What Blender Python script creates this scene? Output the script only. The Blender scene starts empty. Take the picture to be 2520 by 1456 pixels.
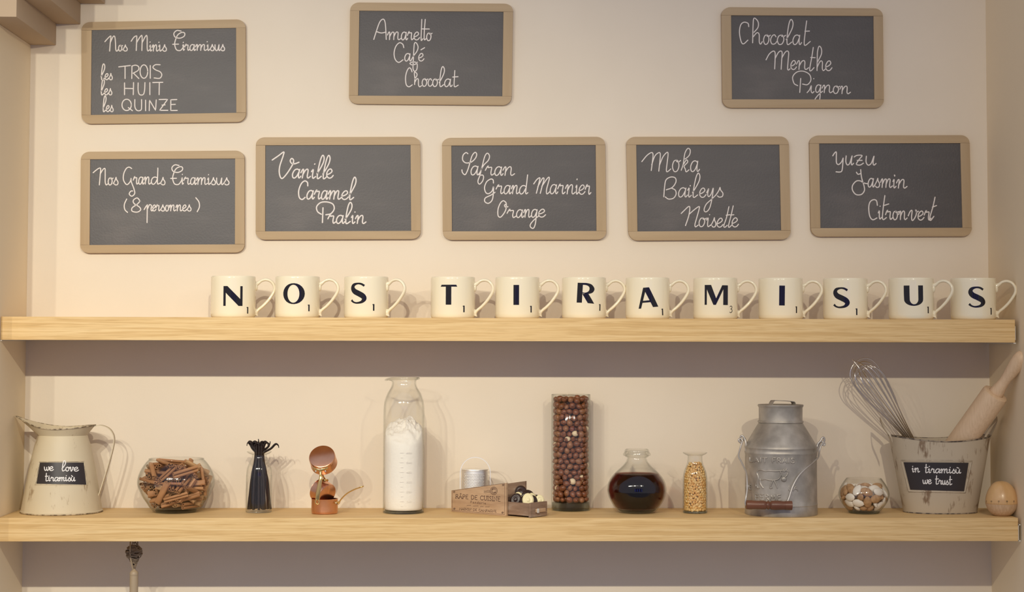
import bpy, bmesh, math, random
import numpy as np
from mathutils import Vector, Matrix
from mathutils.bvhtree import BVHTree
R = math.radians
sc = bpy.context.scene
col = sc.collection
random.seed(7)
rng = np.random.default_rng(11)

# ------------------------------------------------------------------ camera
F_PX, CAMX, CAMZ, CAMD = 4300.278, .89804, .34727, 3.41113
PITCH, YAW, ROLL, SHY = .04839, .02705, .00274, -103.213
_cp, _sp, _cy, _sy, _cr, _sr = math.cos(PITCH), math.sin(PITCH), math.cos(YAW), math.sin(YAW), math.cos(ROLL), math.sin(ROLL)
FW = Vector((_sy*_cp, _cy*_cp, _sp))
_rt = Vector((_cy, -_sy, 0)); _up = _rt.cross(FW)
RT = _cr*_rt + _sr*_up; UP = -_sr*_rt + _cr*_up
CAM = Vector((CAMX, -CAMD, CAMZ))
cd = bpy.data.cameras.new('camera'); cam = bpy.data.objects.new('camera', cd); col.objects.link(cam)
cd.sensor_fit = 'HORIZONTAL'; cd.sensor_width = 36; cd.lens = F_PX*36/2520
cd.shift_y = SHY/2520
cd.clip_start = .05; cd.clip_end = 60
m = Matrix((RT, UP, -FW)).transposed().to_4x4(); m.translation = CAM
cam.matrix_world = m
sc.camera = cam

def ray(px, py):
    return FW + RT*((px-1260)/F_PX) - UP*((py-728-SHY)/F_PX)
def P(px, py, Y):
    """the point at depth Y (metres behind the shelf front) that a measurement (px,py) on the photograph refers to"""
    v = ray(px, py)
    return CAM + v*((Y-CAM.y)/v.y)

# ------------------------------------------------------------------ world, lamps, exposure
sc.view_settings.view_transform = 'Standard'; sc.view_settings.look = 'None'
sc.view_settings.exposure = 0; sc.view_settings.gamma = 1
sc.view_settings.use_curve_mapping = False
w = bpy.data.worlds.new('world'); sc.world = w; w.use_nodes = True
bg = w.node_tree.nodes['Background']; bg.inputs['Color'].default_value = (.42, .415, .48, 1); bg.inputs['Strength'].default_value = 1.0

def spot(name, x, power, color, aimx, aimz=.0, y=-1.9, z=1.05, size=84, rad=.013):
    d = bpy.data.lights.new(name, 'SPOT'); d.energy = power; d.color = color
    d.spot_size = R(size); d.spot_blend = 1.0; d.shadow_soft_size = rad
    o = bpy.data.objects.new(name, d); col.objects.link(o); o.location = (x, y, z)
    o.rotation_euler = Vector((aimx-x, .2-y, aimz-z)).to_track_quat('-Z', 'Y').to_euler()
    return o
WARM = (1, .90, .70)
WHITE = (1, .945, .80)
spot('ceiling_spot', .753, 51, WARM, .45)
spot('ceiling_spot', -.06, 50, WHITE, .10)
spot('ceiling_spot', .14, 19, WHITE, .15)
spot('ceiling_spot', -.33, 25, WHITE, .05)
spot('ceiling_spot', 1.71, 37, WARM, 1.78)
for _x, _z in ((-.52, 1.03), (.30, 1.06), (.42, 1.05), (.55, 1.06), (.97, 1.05), (1.15, 1.06), (1.38, 1.05), (1.95, 1.04)):
    spot('ceiling_spot', _x, 1.6, WHITE, _x, z=_z)

# ------------------------------------------------------------------ materials
def mat(name, color=(.8, .8, .8), rough=.5, metal=0., spec=.5, coat=0., noise=None, noise_scale=40, stretch=(1, 1, 1),
        bump=0., bump_scale=200, bump_stretch=None, sheen=0., emis=None, detail=4):
    m = bpy.data.materials.new(name); m.use_nodes = True
    nt = m.node_tree; b = nt.nodes['Principled BSDF']
    b.inputs['Base Color'].default_value = (*color, 1); b.inputs['Roughness'].default_value = rough
    b.inputs['Metallic'].default_value = metal; b.inputs['Specular IOR Level'].default_value = spec
    b.inputs['Coat Weight'].default_value = coat
    if emis: b.inputs['Emission Color'].default_value = (*emis[0], 1); b.inputs['Emission Strength'].default_value = emis[1]
    if noise or bump:
        tc = nt.nodes.new('ShaderNodeTexCoord')
    if noise:
        mp = nt.nodes.new('ShaderNodeMapping'); mp.inputs['Scale'].default_value = stretch
        nz = nt.nodes.new('ShaderNodeTexNoise'); nz.inputs['Scale'].default_value = noise_scale; nz.inputs['Detail'].default_value = detail
        cr = nt.nodes.new('ShaderNodeValToRGB')
        nt.links.new(tc.outputs['Object'], mp.inputs[0]); nt.links.new(mp.outputs[0], nz.inputs['Vector'])
        els = cr.color_ramp.elements
        pts = noise if isinstance(noise[0][0], (int, float)) else noise
        els[0].position = noise[0][0]; els[0].color = (*noise[0][1], 1)
        els[1].position = noise[-1][0]; els[1].color = (*noise[-1][1], 1)
        for p, c in noise[1:-1]:
            e = els.new(p); e.color = (*c, 1)
        nt.links.new(nz.outputs['Fac'], cr.inputs[0]); nt.links.new(cr.outputs[0], b.inputs['Base Color'])
    if bump:
        mp2 = nt.nodes.new('ShaderNodeMapping'); mp2.inputs['Scale'].default_value = bump_stretch or (1, 1, 1)
        n2 = nt.nodes.new('ShaderNodeTexNoise'); n2.inputs['Scale'].default_value = bump_scale; n2.inputs['Detail'].default_value = 5
        bp = nt.nodes.new('ShaderNodeBump'); bp.inputs['Strength'].default_value = bump; bp.inputs['Distance'].default_value = .001
        nt.links.new(tc.outputs['Object'], mp2.inputs[0]); nt.links.new(mp2.outputs[0], n2.inputs['Vector'])
        nt.links.new(n2.outputs['Fac'], bp.inputs['Height']); nt.links.new(bp.outputs[0], b.inputs['Normal'])
    return m

def oak(name, c1, c2, c3, along=0, scale=1.0):
    """straight-grained oak veneer: long cathedral lines plus short pores"""
    m = bpy.data.materials.new(name); m.use_nodes = True; nt = m.node_tree; L = nt.links.new
    b = nt.nodes['Principled BSDF']; b.inputs['Roughness'].default_value = .55; b.inputs['Specular IOR Level'].default_value = .3
    tc = nt.nodes.new('ShaderNodeTexCoord')
    def nz(sc3, s, det, dist=0.):
        mp = nt.nodes.new('ShaderNodeMapping'); mp.inputs['Scale'].default_value = sc3
        n = nt.nodes.new('ShaderNodeTexNoise'); n.inputs['Scale'].default_value = s*scale; n.inputs['Detail'].default_value = det
        n.inputs['Distortion'].default_value = dist
        L(tc.outputs['Object'], mp.inputs[0]); L(mp.outputs[0], n.inputs['Vector']); return n
    st = [1, 1, 1]; st[along] = .022
    a = nz(tuple(st), 170, 2, 1.2)
    st2 = [1, 1, 1]; st2[along] = .045
    p = nz(tuple(st2), 420, 2)
    cr = nt.nodes.new('ShaderNodeValToRGB'); e = cr.color_ramp.elements
    e[0].position = .36; e[0].color = (*c1, 1); e[1].position = .66; e[1].color = (*c3, 1)
    k = e.new(.5); k.color = (*c2, 1)
    L(a.outputs['Fac'], cr.inputs[0])
    cr2 = nt.nodes.new('ShaderNodeValToRGB'); e = cr2.color_ramp.elements
    e[0].position = .36; e[0].color = (.84, .80, .74, 1); e[1].position = .5; e[1].color = (1, 1, 1, 1)
    L(p.outputs['Fac'], cr2.inputs[0])
    mx = nt.nodes.new('ShaderNodeMix'); mx.data_type = 'RGBA'; mx.blend_type = 'MULTIPLY'; mx.inputs['Factor'].default_value = .6
    L(cr.outputs[0], mx.inputs[6]); L(cr2.outputs[0], mx.inputs[7]); L(mx.outputs[2], b.inputs['Base Color'])
    bp = nt.nodes.new('ShaderNodeBump'); bp.inputs['Strength'].default_value = .15; bp.inputs['Distance'].default_value = .0005
    L(p.outputs['Fac'], bp.inputs['Height']); L(bp.outputs[0], b.inputs['Normal'])
    return m

def aged(name, base, base2, stain, amount=.60, scale=26, vert=(1, 1, .35), rough=.55):
    """painted tin rubbed through along brush strokes"""
    m = bpy.data.materials.new(name); m.use_nodes = True; nt = m.node_tree; L = nt.links.new
    b = nt.nodes['Principled BSDF']; b.inputs['Roughness'].default_value = rough
    tc = nt.nodes.new('ShaderNodeTexCoord')
    def nz(v, s, d):
        mp = nt.nodes.new('ShaderNodeMapping'); mp.inputs['Scale'].default_value = v
        n = nt.nodes.new('ShaderNodeTexNoise'); n.inputs['Scale'].default_value = s; n.inputs['Detail'].default_value = d
        L(tc.outputs['Object'], mp.inputs[0]); L(mp.outputs[0], n.inputs['Vector']); return n
    n1 = nz(vert, scale, 7); n2 = nz((1, 1, 1), 14, 3); n3 = nz((1, 1, .12), 260, 3)
    mul = nt.nodes.new('ShaderNodeMath'); mul.operation = 'MULTIPLY_ADD'; mul.inputs[1].default_value = .7; 
    L(n1.outputs['Fac'], mul.inputs[0])
    m2 = nt.nodes.new('ShaderNodeMath'); m2.operation = 'MULTIPLY'; m2.inputs[1].default_value = .35; L(n3.outputs['Fac'], m2.inputs[0]); L(m2.outputs[0], mul.inputs[2])
    cr = nt.nodes.new('ShaderNodeValToRGB'); e = cr.color_ramp.elements
    e[0].position = amount; e[0].color = (0, 0, 0, 1); e[1].position = amount+.09; e[1].color = (1, 1, 1, 1)
    L(mul.outputs[0], cr.inputs[0])
    mb = nt.nodes.new('ShaderNodeMix'); mb.data_type = 'RGBA'; mb.inputs[6].default_value = (*base, 1); mb.inputs[7].default_value = (*base2, 1)
    L(n2.outputs['Fac'], mb.inputs['Factor'])
    mx = nt.nodes.new('ShaderNodeMix'); mx.data_type = 'RGBA'; mx.inputs[7].default_value = (*stain, 1)
    L(cr.outputs[0], mx.inputs['Factor']); L(mb.outputs[2], mx.inputs[6]); L(mx.outputs[2], b.inputs['Base Color'])
    bp = nt.nodes.new('ShaderNodeBump'); bp.inputs['Strength'].default_value = .25; bp.inputs['Distance'].default_value = .0006
    L(n1.outputs['Fac'], bp.inputs['Height']); L(bp.outputs[0], b.inputs['Normal'])
    return m

def schlick(nt, f0, f1):
    lw = nt.nodes.new('ShaderNodeLayerWeight'); lw.inputs['Blend'].default_value = .5
    p5 = nt.nodes.new('ShaderNodeMath'); p5.operation = 'POWER'; p5.inputs[1].default_value = 5; nt.links.new(lw.outputs['Facing'], p5.inputs[0])
    ma = nt.nodes.new('ShaderNodeMath'); ma.operation = 'MULTIPLY_ADD'; ma.inputs[1].default_value = f1; ma.inputs[2].default_value = f0
    nt.links.new(p5.outputs[0], ma.inputs[0]); return ma
def glass(name, face=(.985, .985, .978), edge=(.40, .42, .38), gloss=1.0, power=5.5):
    """thin clear glass: lets light through with a little tint, more where it is seen edge-on, and mirrors by Fresnel"""
    m = bpy.data.materials.new(name); m.use_nodes = True; nt = m.node_tree; L = nt.links.new
    nt.nodes.remove(nt.nodes['Principled BSDF']); out = nt.nodes['Material Output']
    lw = nt.nodes.new('ShaderNodeLayerWeight'); lw.inputs['Blend'].default_value = .5
    pw = nt.nodes.new('ShaderNodeMath'); pw.operation = 'POWER'; pw.inputs[1].default_value = power; L(lw.outputs['Facing'], pw.inputs[0])
    mx = nt.nodes.new('ShaderNodeMix'); mx.data_type = 'RGBA'; mx.inputs[6].default_value = (*face, 1); mx.inputs[7].default_value = (*edge, 1)
    L(pw.outputs[0], mx.inputs['Factor'])
    tr = nt.nodes.new('ShaderNodeBsdfTransparent'); L(mx.outputs[2], tr.inputs[0])
    gl = nt.nodes.new('ShaderNodeBsdfGlossy'); gl.inputs['Roughness'].default_value = .085; gl.inputs['Color'].default_value = (gloss, gloss, gloss, 1)
    fr = schlick(nt, .028, .7)
    ms = nt.nodes.new('ShaderNodeMixShader'); L(fr.outputs[0], ms.inputs[0]); L(tr.outputs[0], ms.inputs[1]); L(gl.outputs[0], ms.inputs[2])
    L(ms.outputs[0], out.inputs['Surface'])
    return m

M = {}
M['wall'] = mat('back_wall_paint', (.80, .705, .57), .75, spec=.2, bump=.25, bump_scale=120, noise=[(.3, (.785, .69, .555)), (.7, (.81, .715, .58))], noise_scale=6)
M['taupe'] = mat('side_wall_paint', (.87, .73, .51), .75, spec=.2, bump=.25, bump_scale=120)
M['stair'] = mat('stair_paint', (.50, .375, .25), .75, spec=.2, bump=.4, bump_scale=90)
M['floor'] = mat('floor_tile', (.42, .42, .44), .4)
M['oak'] = oak('oak_veneer', (.66, .435, .185), (.74, .51, .235), (.79, .57, .285))
M['white_metal'] = mat('white_bracket', (.7, .66, .58), .5)
M['frame'] = mat('beech_frame', (.47, .345, .225), .6, spec=.3, noise=[(.3, (.44, .32, .19)), (.7, (.50, .37, .225))], noise_scale=60, stretch=(.06, 1, 1), bump=.1, bump_scale=300)
M['framev'] = mat('beech_frame_upright', (.47, .345, .225), .6, spec=.3, noise=[(.3, (.44, .32, .19)), (.7, (.50, .37, .225))], noise_scale=60, stretch=(1, 1, .06), bump=.1, bump_scale=300)
M['slate'] = mat('slate', (.06, .052, .053), .5, spec=.62, noise=[(.25, (.046, .040, .041)), (.55, (.064, .056, .056)), (.78, (.115, .098, .092))], noise_scale=9, stretch=(.5, 1, 1.4), bump=.3, bump_scale=260, detail=8)
M['chalk'] = mat('chalk_pen', (.80, .74, .69), .7)
M['mug'] = mat('cream_glaze', (.88, .79, .58), .12, coat=.3)
M['ink'] = mat('black_transfer', (.012, .010, .013), .12, spec=.35, coat=.1)
M['cream_tin'] = aged('cream_tin', (.66, .57, .405), (.58, .485, .325), (.32, .22, .12), .612, 44, vert=(.7, .7, .6))
M['grey_tin'] = aged('grey_tin', (.54, .455, .335), (.46, .38, .27), (.22, .145, .085), .592, 52, vert=(.7, .7, .5))
M['grey_tin_rim'] = mat('worn_edge', (.11, .085, .065), .5, noise=[(.4, (.06, .045, .035)), (.6, (.35, .28, .2))], noise_scale=120)
M['cream_tin_rim'] = mat('worn_edge_cream', (.3, .24, .15), .5, noise=[(.4, (.13, .09, .05)), (.6, (.55, .45, .3))], noise_scale=120)
M['board_paint'] = mat('blackboard_paint', (.03, .024, .025), .45)
M['white_paint'] = mat('white_pen', (.82, .80, .78), .6)
M['glass'] = glass('clear_glass')
M['glass_base'] = glass('thick_glass', (.80, .83, .80), (.35, .38, .34), power=2.0)
M['cinnamon'] = mat('cinnamon_bark', (.42, .195, .08), .7, noise=[(.3, (.33, .145, .055)), (.7, (.53, .27, .125))], noise_scale=90, stretch=(1, 1, .15), bump=.3)
M['cinnamon2'] = mat('pale_cinnamon_bark', (.50, .29, .13), .7, noise=[(.3, (.40, .21, .09)), (.7, (.58, .35, .16))], noise_scale=90, stretch=(1, 1, .15), bump=.3)
M['vanilla'] = mat('vanilla_skin', (.020, .012, .010), .45, spec=.25, bump=.5, bump_scale=500, bump_stretch=(1, 1, .2))
M['copper'] = mat('copper', (.74, .40, .26), .25, metal=1, noise=[(.3, (.66, .34, .21)), (.7, (.80, .46, .31))], noise_scale=40)
M['tinned'] = mat('tinned_inside', (.35, .2, .13), .4, metal=.8)
M['brass'] = mat('brass', (.80, .56, .22), .2, metal=1)
M['steel'] = mat('steel', (.78, .74, .68), .2, metal=1)
M['grater'] = mat('grater_steel', (.93, .90, .84), .42, metal=.9)
M['wire'] = mat('whisk_steel', (.80, .77, .73), .16, metal=1)
M['hole'] = mat('grater_hole', (.12, .09, .06), .6)
M['zinc'] = mat('galvanised_zinc', (.40, .365, .315), .45, metal=.5, noise=[(.3, (.30, .275, .235)), (.5, (.40, .365, .315)), (.7, (.53, .49, .43))], noise_scale=30, bump=.15, bump_scale=60, detail=6)
M['zinc_wire'] = mat('zinc_wire', (.55, .52, .48), .4, metal=.6)
M['grip'] = mat('varnished_grip', (.17, .06, .028), .35, noise=[(.3, (.13, .045, .02)), (.7, (.22, .085, .04))], noise_scale=60, stretch=(.2, 1, 1))
M['flour'] = mat('flour', (.92, .87, .78), .95, spec=.05, bump=.6, bump_scale=160)
M['print_pale'] = mat('pale_print', (.86, .81, .73), .6)
M['crate'] = mat('crate_wood', (.47, .31, .18), .65, noise=[(.3, (.37, .225, .125)), (.5, (.48, .315, .185)), (.7, (.57, .39, .24))], noise_scale=45, stretch=(.3, .3, 1.6), bump=.3, detail=6)
M['crate_dark'] = mat('crate_wood_worn', (.27, .165, .10), .7, noise=[(.3, (.17, .10, .06)), (.55, (.28, .175, .11)), (.72, (.42, .33, .25))], noise_scale=55, stretch=(.3, .3, 1.6), bump=.4, detail=6)
M['crate_ink'] = mat('brown_ink', (.11, .055, .035), .7)
M['dark_choc'] = mat('dark_chocolate', (.032, .015, .011), .35)
M['white_choc'] = mat('white_chocolate', (.82, .72, .42), .4)
M['hazel'] = mat('hazelnut_skin', (.19, .065, .026), .38, noise=[(.3, (.12, .036, .014)), (.7, (.29, .10, .04))], noise_scale=150, stretch=(1, 1, .4), bump=.2)
M['hazel2'] = mat('hazelnut_skin_light', (.26, .10, .04), .42, noise=[(.3, (.19, .07, .028)), (.7, (.34, .145, .06))], noise_scale=150, stretch=(1, 1, .4), bump=.2)
M['kernel_pale'] = mat('chipped_kernel', (.75, .58, .36), .5, noise=[(.48, (.20, .07, .03)), (.54, (.78, .62, .40))], noise_scale=70, detail=1)
M['corn'] = mat('corn', (.72, .38, .09), .35, noise=[(.35, (.62, .29, .05)), (.65, (.84, .58, .24))], noise_scale=170)
M['corn2'] = mat('pale_corn', (.80, .52, .20), .35, noise=[(.35, (.68, .38, .09)), (.65, (.86, .66, .34))], noise_scale=170)
M['almond'] = mat('almond_skin', (.46, .265, .125), .75, noise=[(.3, (.38, .205, .09)), (.7, (.54, .325, .16))], noise_scale=220, bump=.5, bump_scale=500)
M['almond_white'] = mat('blanched_almond', (.84, .77, .66), .45)
M['beech'] = mat('beech_wood', (.72, .52, .33), .55, noise=[(.3, (.67, .475, .295)), (.7, (.76, .555, .36))], noise_scale=300, stretch=(1, 1, .12), bump=.1)
M['timer_top'] = mat('timer_varnished', (.66, .40, .175), .3, coat=.2, noise=[(.3, (.60, .355, .145)), (.7, (.71, .45, .21))], noise_scale=40, stretch=(1.5, .3, .6))
M['timer_base'] = mat('timer_bare', (.62, .43, .26), .5, noise=[(.35, (.57, .385, .225)), (.65, (.67, .475, .30))], noise_scale=260, stretch=(1, 1, .08))
M['timer_ink'] = mat('timer_ink', (.05, .03, .02), .5)
M['beige_metal'] = mat('beige_lacquer', (.40, .31, .205), .45)
M['twine'] = mat('dry_twig', (.26, .19, .125), .8, noise=[(.3, (.15, .105, .07)), (.7, (.36, .27, .18))], noise_scale=80)
M['window_frame'] = mat('window_frame', (.2, .2, .2), .5)
M['dusk'] = mat('dusk_pane', (.02, .03, .06), .3, emis=((.08, .11, .55), 2.6))

# liquid: clear skin, colour from real absorption in its volume
def liquid():
    m = bpy.data.materials.new('dark_liqueur'); m.use_nodes = True; nt = m.node_tree; L = nt.links.new
    nt.nodes.remove(nt.nodes['Principled BSDF']); out = nt.nodes['Material Output']
    tr = nt.nodes.new('ShaderNodeBsdfTransparent')
    gl = nt.nodes.new('ShaderNodeBsdfGlossy'); gl.inputs['Roughness'].default_value = .03
    fr = schlick(nt, .008, .2)
    ms = nt.nodes.new('ShaderNodeMixShader'); L(fr.outputs[0], ms.inputs[0]); L(tr.outputs[0], ms.inputs[1]); L(gl.outputs[0], ms.inputs[2]); L(ms.outputs[0], out.inputs['Surface'])
    va = nt.nodes.new('ShaderNodeVolumeAbsorption'); va.inputs['Color'].default_value = (.60, .14, .05, 1); va.inputs['Density'].default_value = 105
    L(va.outputs[0], out.inputs['Volume'])
    return m
M['liqueur'] = liquid()

# ------------------------------------------------------------------ mesh helpers: every shape is (verts, faces)
def merge(*gs):
    V, Fc = [], []
    for v, f in gs:
        k = len(V); V += [tuple(p) for p in v]; Fc += [tuple(i+k for i in q) for q in f]
    return V, Fc
def lathe(prof, c=(0, 0, 0), seg=56, closed=False, sx=1, sy=1):
    V, rings = [], []
    for r, z in prof:
        if r < 1e-6: rings.append([len(V)]); V.append((c[0], c[1], c[2]+z))
        else:
            rings.append(list(range(len(V), len(V)+seg)))
            V += [(c[0]+r*sx*math.cos(2*math.pi*k/seg), c[1]+r*sy*math.sin(2*math.pi*k/seg), c[2]+z) for k in range(seg)]
    Fc = []
    pr = list(zip(rings, rings[1:])) + ([(rings[-1], rings[0])] if closed else [])
    for a, b in pr:
        if len(a) == 1 and len(b) == 1: continue
        for k in range(seg):
            j = (k+1) % seg
            if len(a) == 1: Fc.append((a[0], b[j], b[k]))
            elif len(b) == 1: Fc.append((a[k], a[j], b[0]))
            else: Fc.append((a[k], a[j], b[j], b[k]))
    return V, Fc
def smooth_path(pts, n=8):
    """Catmull-Rom through the points, any dimension"""
    pts = [np.array(p, float) for p in pts]
    if len(pts) < 3:
        return [pts[0]*(1-t)+pts[1]*t for t in np.linspace(0, 1, n+1)]
    q = [2*pts[0]-pts[1]] + pts + [2*pts[-1]-pts[-2]]
    o = []
    for i in range(1, len(q)-2):
        a, b, c, d = q[i-1:i+3]
        for t in np.linspace(0, 1, n, endpoint=False):
            o.append(.5*((2*b)+(-a+c)*t+(2*a-5*b+4*c-d)*t*t+(-a+3*b-3*c+d)*t**3))
    o.append(pts[-1]); return o
def tube(pts, r, n=8, closed=False, rb=None, cap=True, up=None):
    """round (or elliptical, rb) tube along 3-D points; r may be a list"""
    pts = [Vector(p) for p in pts]; N = len(pts)
    V, Fc = [], []; u = None
    for i, p in enumerate(pts):
        if closed: t = pts[(i+1) % N]-pts[i-1]
        else: t = pts[min(i+1, N-1)]-pts[max(i-1, 0)]
        t.normalize()
        if up is not None: u = Vector(up); u = u-t*u.dot(t); u.normalize()
        elif u is None:
            u = t.orthogonal().normalized()
        else:
            u = u-t*u.dot(t); u.normalize()
        v = t.cross(u)
        ra = r[i] if isinstance(r, (list, tuple)) else r
        rbb = (rb[i] if isinstance(rb, (list, tuple)) else rb) if rb is not None else ra
        for k in range(n):
            a = 2*math.pi*k/n
            V.append(tuple(p+u*(ra*math.cos(a))+v*(rbb*math.sin(a))))
    for i in range(N if closed else N-1):
        j = (i+1) % N
        for k in range(n):
            l = (k+1) % n
            Fc.append((i*n+k, i*n+l, j*n+l, j*n+k))
    if cap and not closed:
        Fc.append(tuple(reversed(range(n)))); Fc.append(tuple(range((N-1)*n, N*n)))
    return V, Fc
def strap(pts, w, t, side):
    """flat band: width w along side, thickness t"""
    pts = [Vector(p) for p in pts]; N = len(pts); V, Fc = [], []; s = Vector(side).normalized()
    for i, p in enumerate(pts):
        d = (pts[min(i+1, N-1)]-pts[max(i-1, 0)]).normalized(); nn = d.cross(s).normalized()
        for a, b in ((-1, -1), (1, -1), (1, 1), (-1, 1)):
            V.append(tuple(p+s*(a*w/2)+nn*(b*t/2)))
    for i in range(N-1):
        for k in range(4):
            l = (k+1) % 4; Fc.append((i*4+k, i*4+l, i*4+4+l, i*4+4+k))
    Fc += [(3, 2, 1, 0), tuple(range(N*4-4, N*4))]
    return V, Fc
def hexa(b4, t4):
    return [tuple(p) for p in b4+t4], [(3, 2, 1, 0), (4, 5, 6, 7)]+[(k, (k+1) % 4, 4+(k+1) % 4, 4+k) for k in range(4)]
def box(x0, x1, y0, y1, z0, z1):
    return hexa([(x0, y0, z0), (x1, y0, z0), (x1, y1, z0), (x0, y1, z0)], [(x0, y0, z1), (x1, y0, z1), (x1, y1, z1), (x0, y1, z1)])
def prism(front, back):
    n = len(front)
    return [tuple(p) for p in front]+[tuple(p) for p in back], [tuple(range(n)), tuple(reversed(range(n, 2*n)))]+[(k, n+k, n+(k+1) % n, (k+1) % n) for k in range(n)]
def bevel(g, w, seg=2, ang=40):
    bm = bmesh.new(); vs = [bm.verts.new(p) for p in g[0]]
    for f in g[1]:
        try: bm.faces.new([vs[i] for i in f])
        except ValueError: pass
    bmesh.ops.recalc_face_normals(bm, faces=bm.faces)
    es = [e for e in bm.edges if len(e.link_faces) == 2 and e.calc_face_angle(0) > R(ang)]
    bmesh.ops.bevel(bm, geom=es, offset=w, segments=seg, affect='EDGES', profile=.6)
    bm.verts.index_update()
    o = [tuple(v.co) for v in bm.verts], [tuple(v.index for v in f.verts) for f in bm.faces]
    bm.free(); return o
def xf(g, mtx):
    return [tuple(mtx @ Vector(p)) for p in g[0]], g[1]
def ellipsoid(a, b, c, nu=12, nv=8, fn=None):
    V = [(0, 0, c)]
    for i in range(1, nv):
        t = math.pi*i/nv
        for k in range(nu):
            ph = 2*math.pi*k/nu
            V.append((a*math.sin(t)*math.cos(ph), b*math.sin(t)*math.sin(ph), c*math.cos(t)))
    V.append((0, 0, -c))
    if fn: V = [fn(*p) for p in V]
    Fc = [(0, 1+k, 1+(k+1) % nu) for k in range(nu)]
    for i in range(nv-2):
        for k in range(nu):
            j = (k+1) % nu; Fc.append((1+i*nu+k, 1+(i+1)*nu+k, 1+(i+1)*nu+j, 1+i*nu+j))
    L = len(V)-1; s = 1+(nv-2)*nu
    Fc += [(L, s+(k+1) % nu, s+k) for k in range(nu)]
    return V, Fc

ROOT = {}
def tag(o, label=None, cat=None, group=None, kind=None):
    if label: o['label'] = label
    if cat: o['category'] = cat
    if group: o['group'] = group
    if kind: o['kind'] = kind
    return o
def thing(name, label, cat, loc=(0, 0, 0), group=None, kind=None):
    o = bpy.data.objects.new(name, None); o.empty_display_size = .02
    col.objects.link(o); o.location = loc; ROOT[o] = Vector(loc)
    return tag(o, label, cat, group, kind)
def mesh(name, g, m, off=(0, 0, 0), smooth=35, fix=True):
    me = bpy.data.meshes.new(name); off = Vector(off)
    me.from_pydata([tuple(Vector(p)-off) for p in g[0]], [], [tuple(f) for f in g[1]])
    if fix:
        bm = bmesh.new(); bm.from_mesh(me); bmesh.ops.recalc_face_normals(bm, faces=bm.faces); bm.to_mesh(me); bm.free()
    me.materials.append(m)
    if smooth:
        me.shade_smooth(); me.set_sharp_from_angle(angle=R(smooth))
    return me
def part(name, g, m, parent, label=None, kind=None, smooth=35, fix=True):
    """a mesh (given in world coordinates) as a child of a thing or part"""
    r = ROOT[parent]
    o = bpy.data.objects.new(name, mesh(name, g, m, r, smooth, fix)); col.objects.link(o); o.parent = parent; ROOT[o] = r
    return tag(o, label, None, None, kind)
def solo(name, g, m, label, cat, loc, group=None, kind=None, smooth=35, fix=True):
    o = bpy.data.objects.new(name, mesh(name, g, m, loc, smooth, fix)); col.objects.link(o); o.location = loc; ROOT[o] = Vector(loc)
    return tag(o, label, cat, group, kind)

# ------------------------------------------------------------------ pen strokes
def stroke(pts, nrm, hw, h):
    """raised pen line through 3-D points; nrm one normal or one per point"""
    P3 = [Vector(p) for p in pts]
    ns = nrm if isinstance(nrm, list) else [Vector(nrm)]*len(P3)
    d = [0]
    for a, b in zip(P3, P3[1:]): d.append(d[-1]+(b-a).length)
    T = max(d[-1], 1e-9); V, Fc = [], []
    ext = hw*.8
    P3 = [P3[0]-(P3[1]-P3[0]).normalized()*ext]+P3+[P3[-1]+(P3[-1]-P3[-2]).normalized()*ext]
    ns = [ns[0]]+list(ns)+[ns[-1]]
    N = len(P3)
    for i, p in enumerate(P3):
        t = (P3[min(i+1, N-1)]-P3[max(i-1, 0)]).normalized(); n = ns[i].normalized(); s = n.cross(t).normalized()
        e = .45 if i in (0, N-1) else 1
        for a, b in ((-1, 0), (-.6, 1), (.6, 1), (1, 0)): V.append(tuple(p+s*(a*hw*e)+n*(b*h)))
    for i in range(N-1):
        for k in range(3): Fc.append((i*4+k, i*4+k+1, i*4+5+k, i*4+4+k))
    Fc += [(0, 1, 2, 3), ((N-1)*4+3, (N-1)*4+2, (N-1)*4+1, (N-1)*4)]
    return V, Fc

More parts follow.
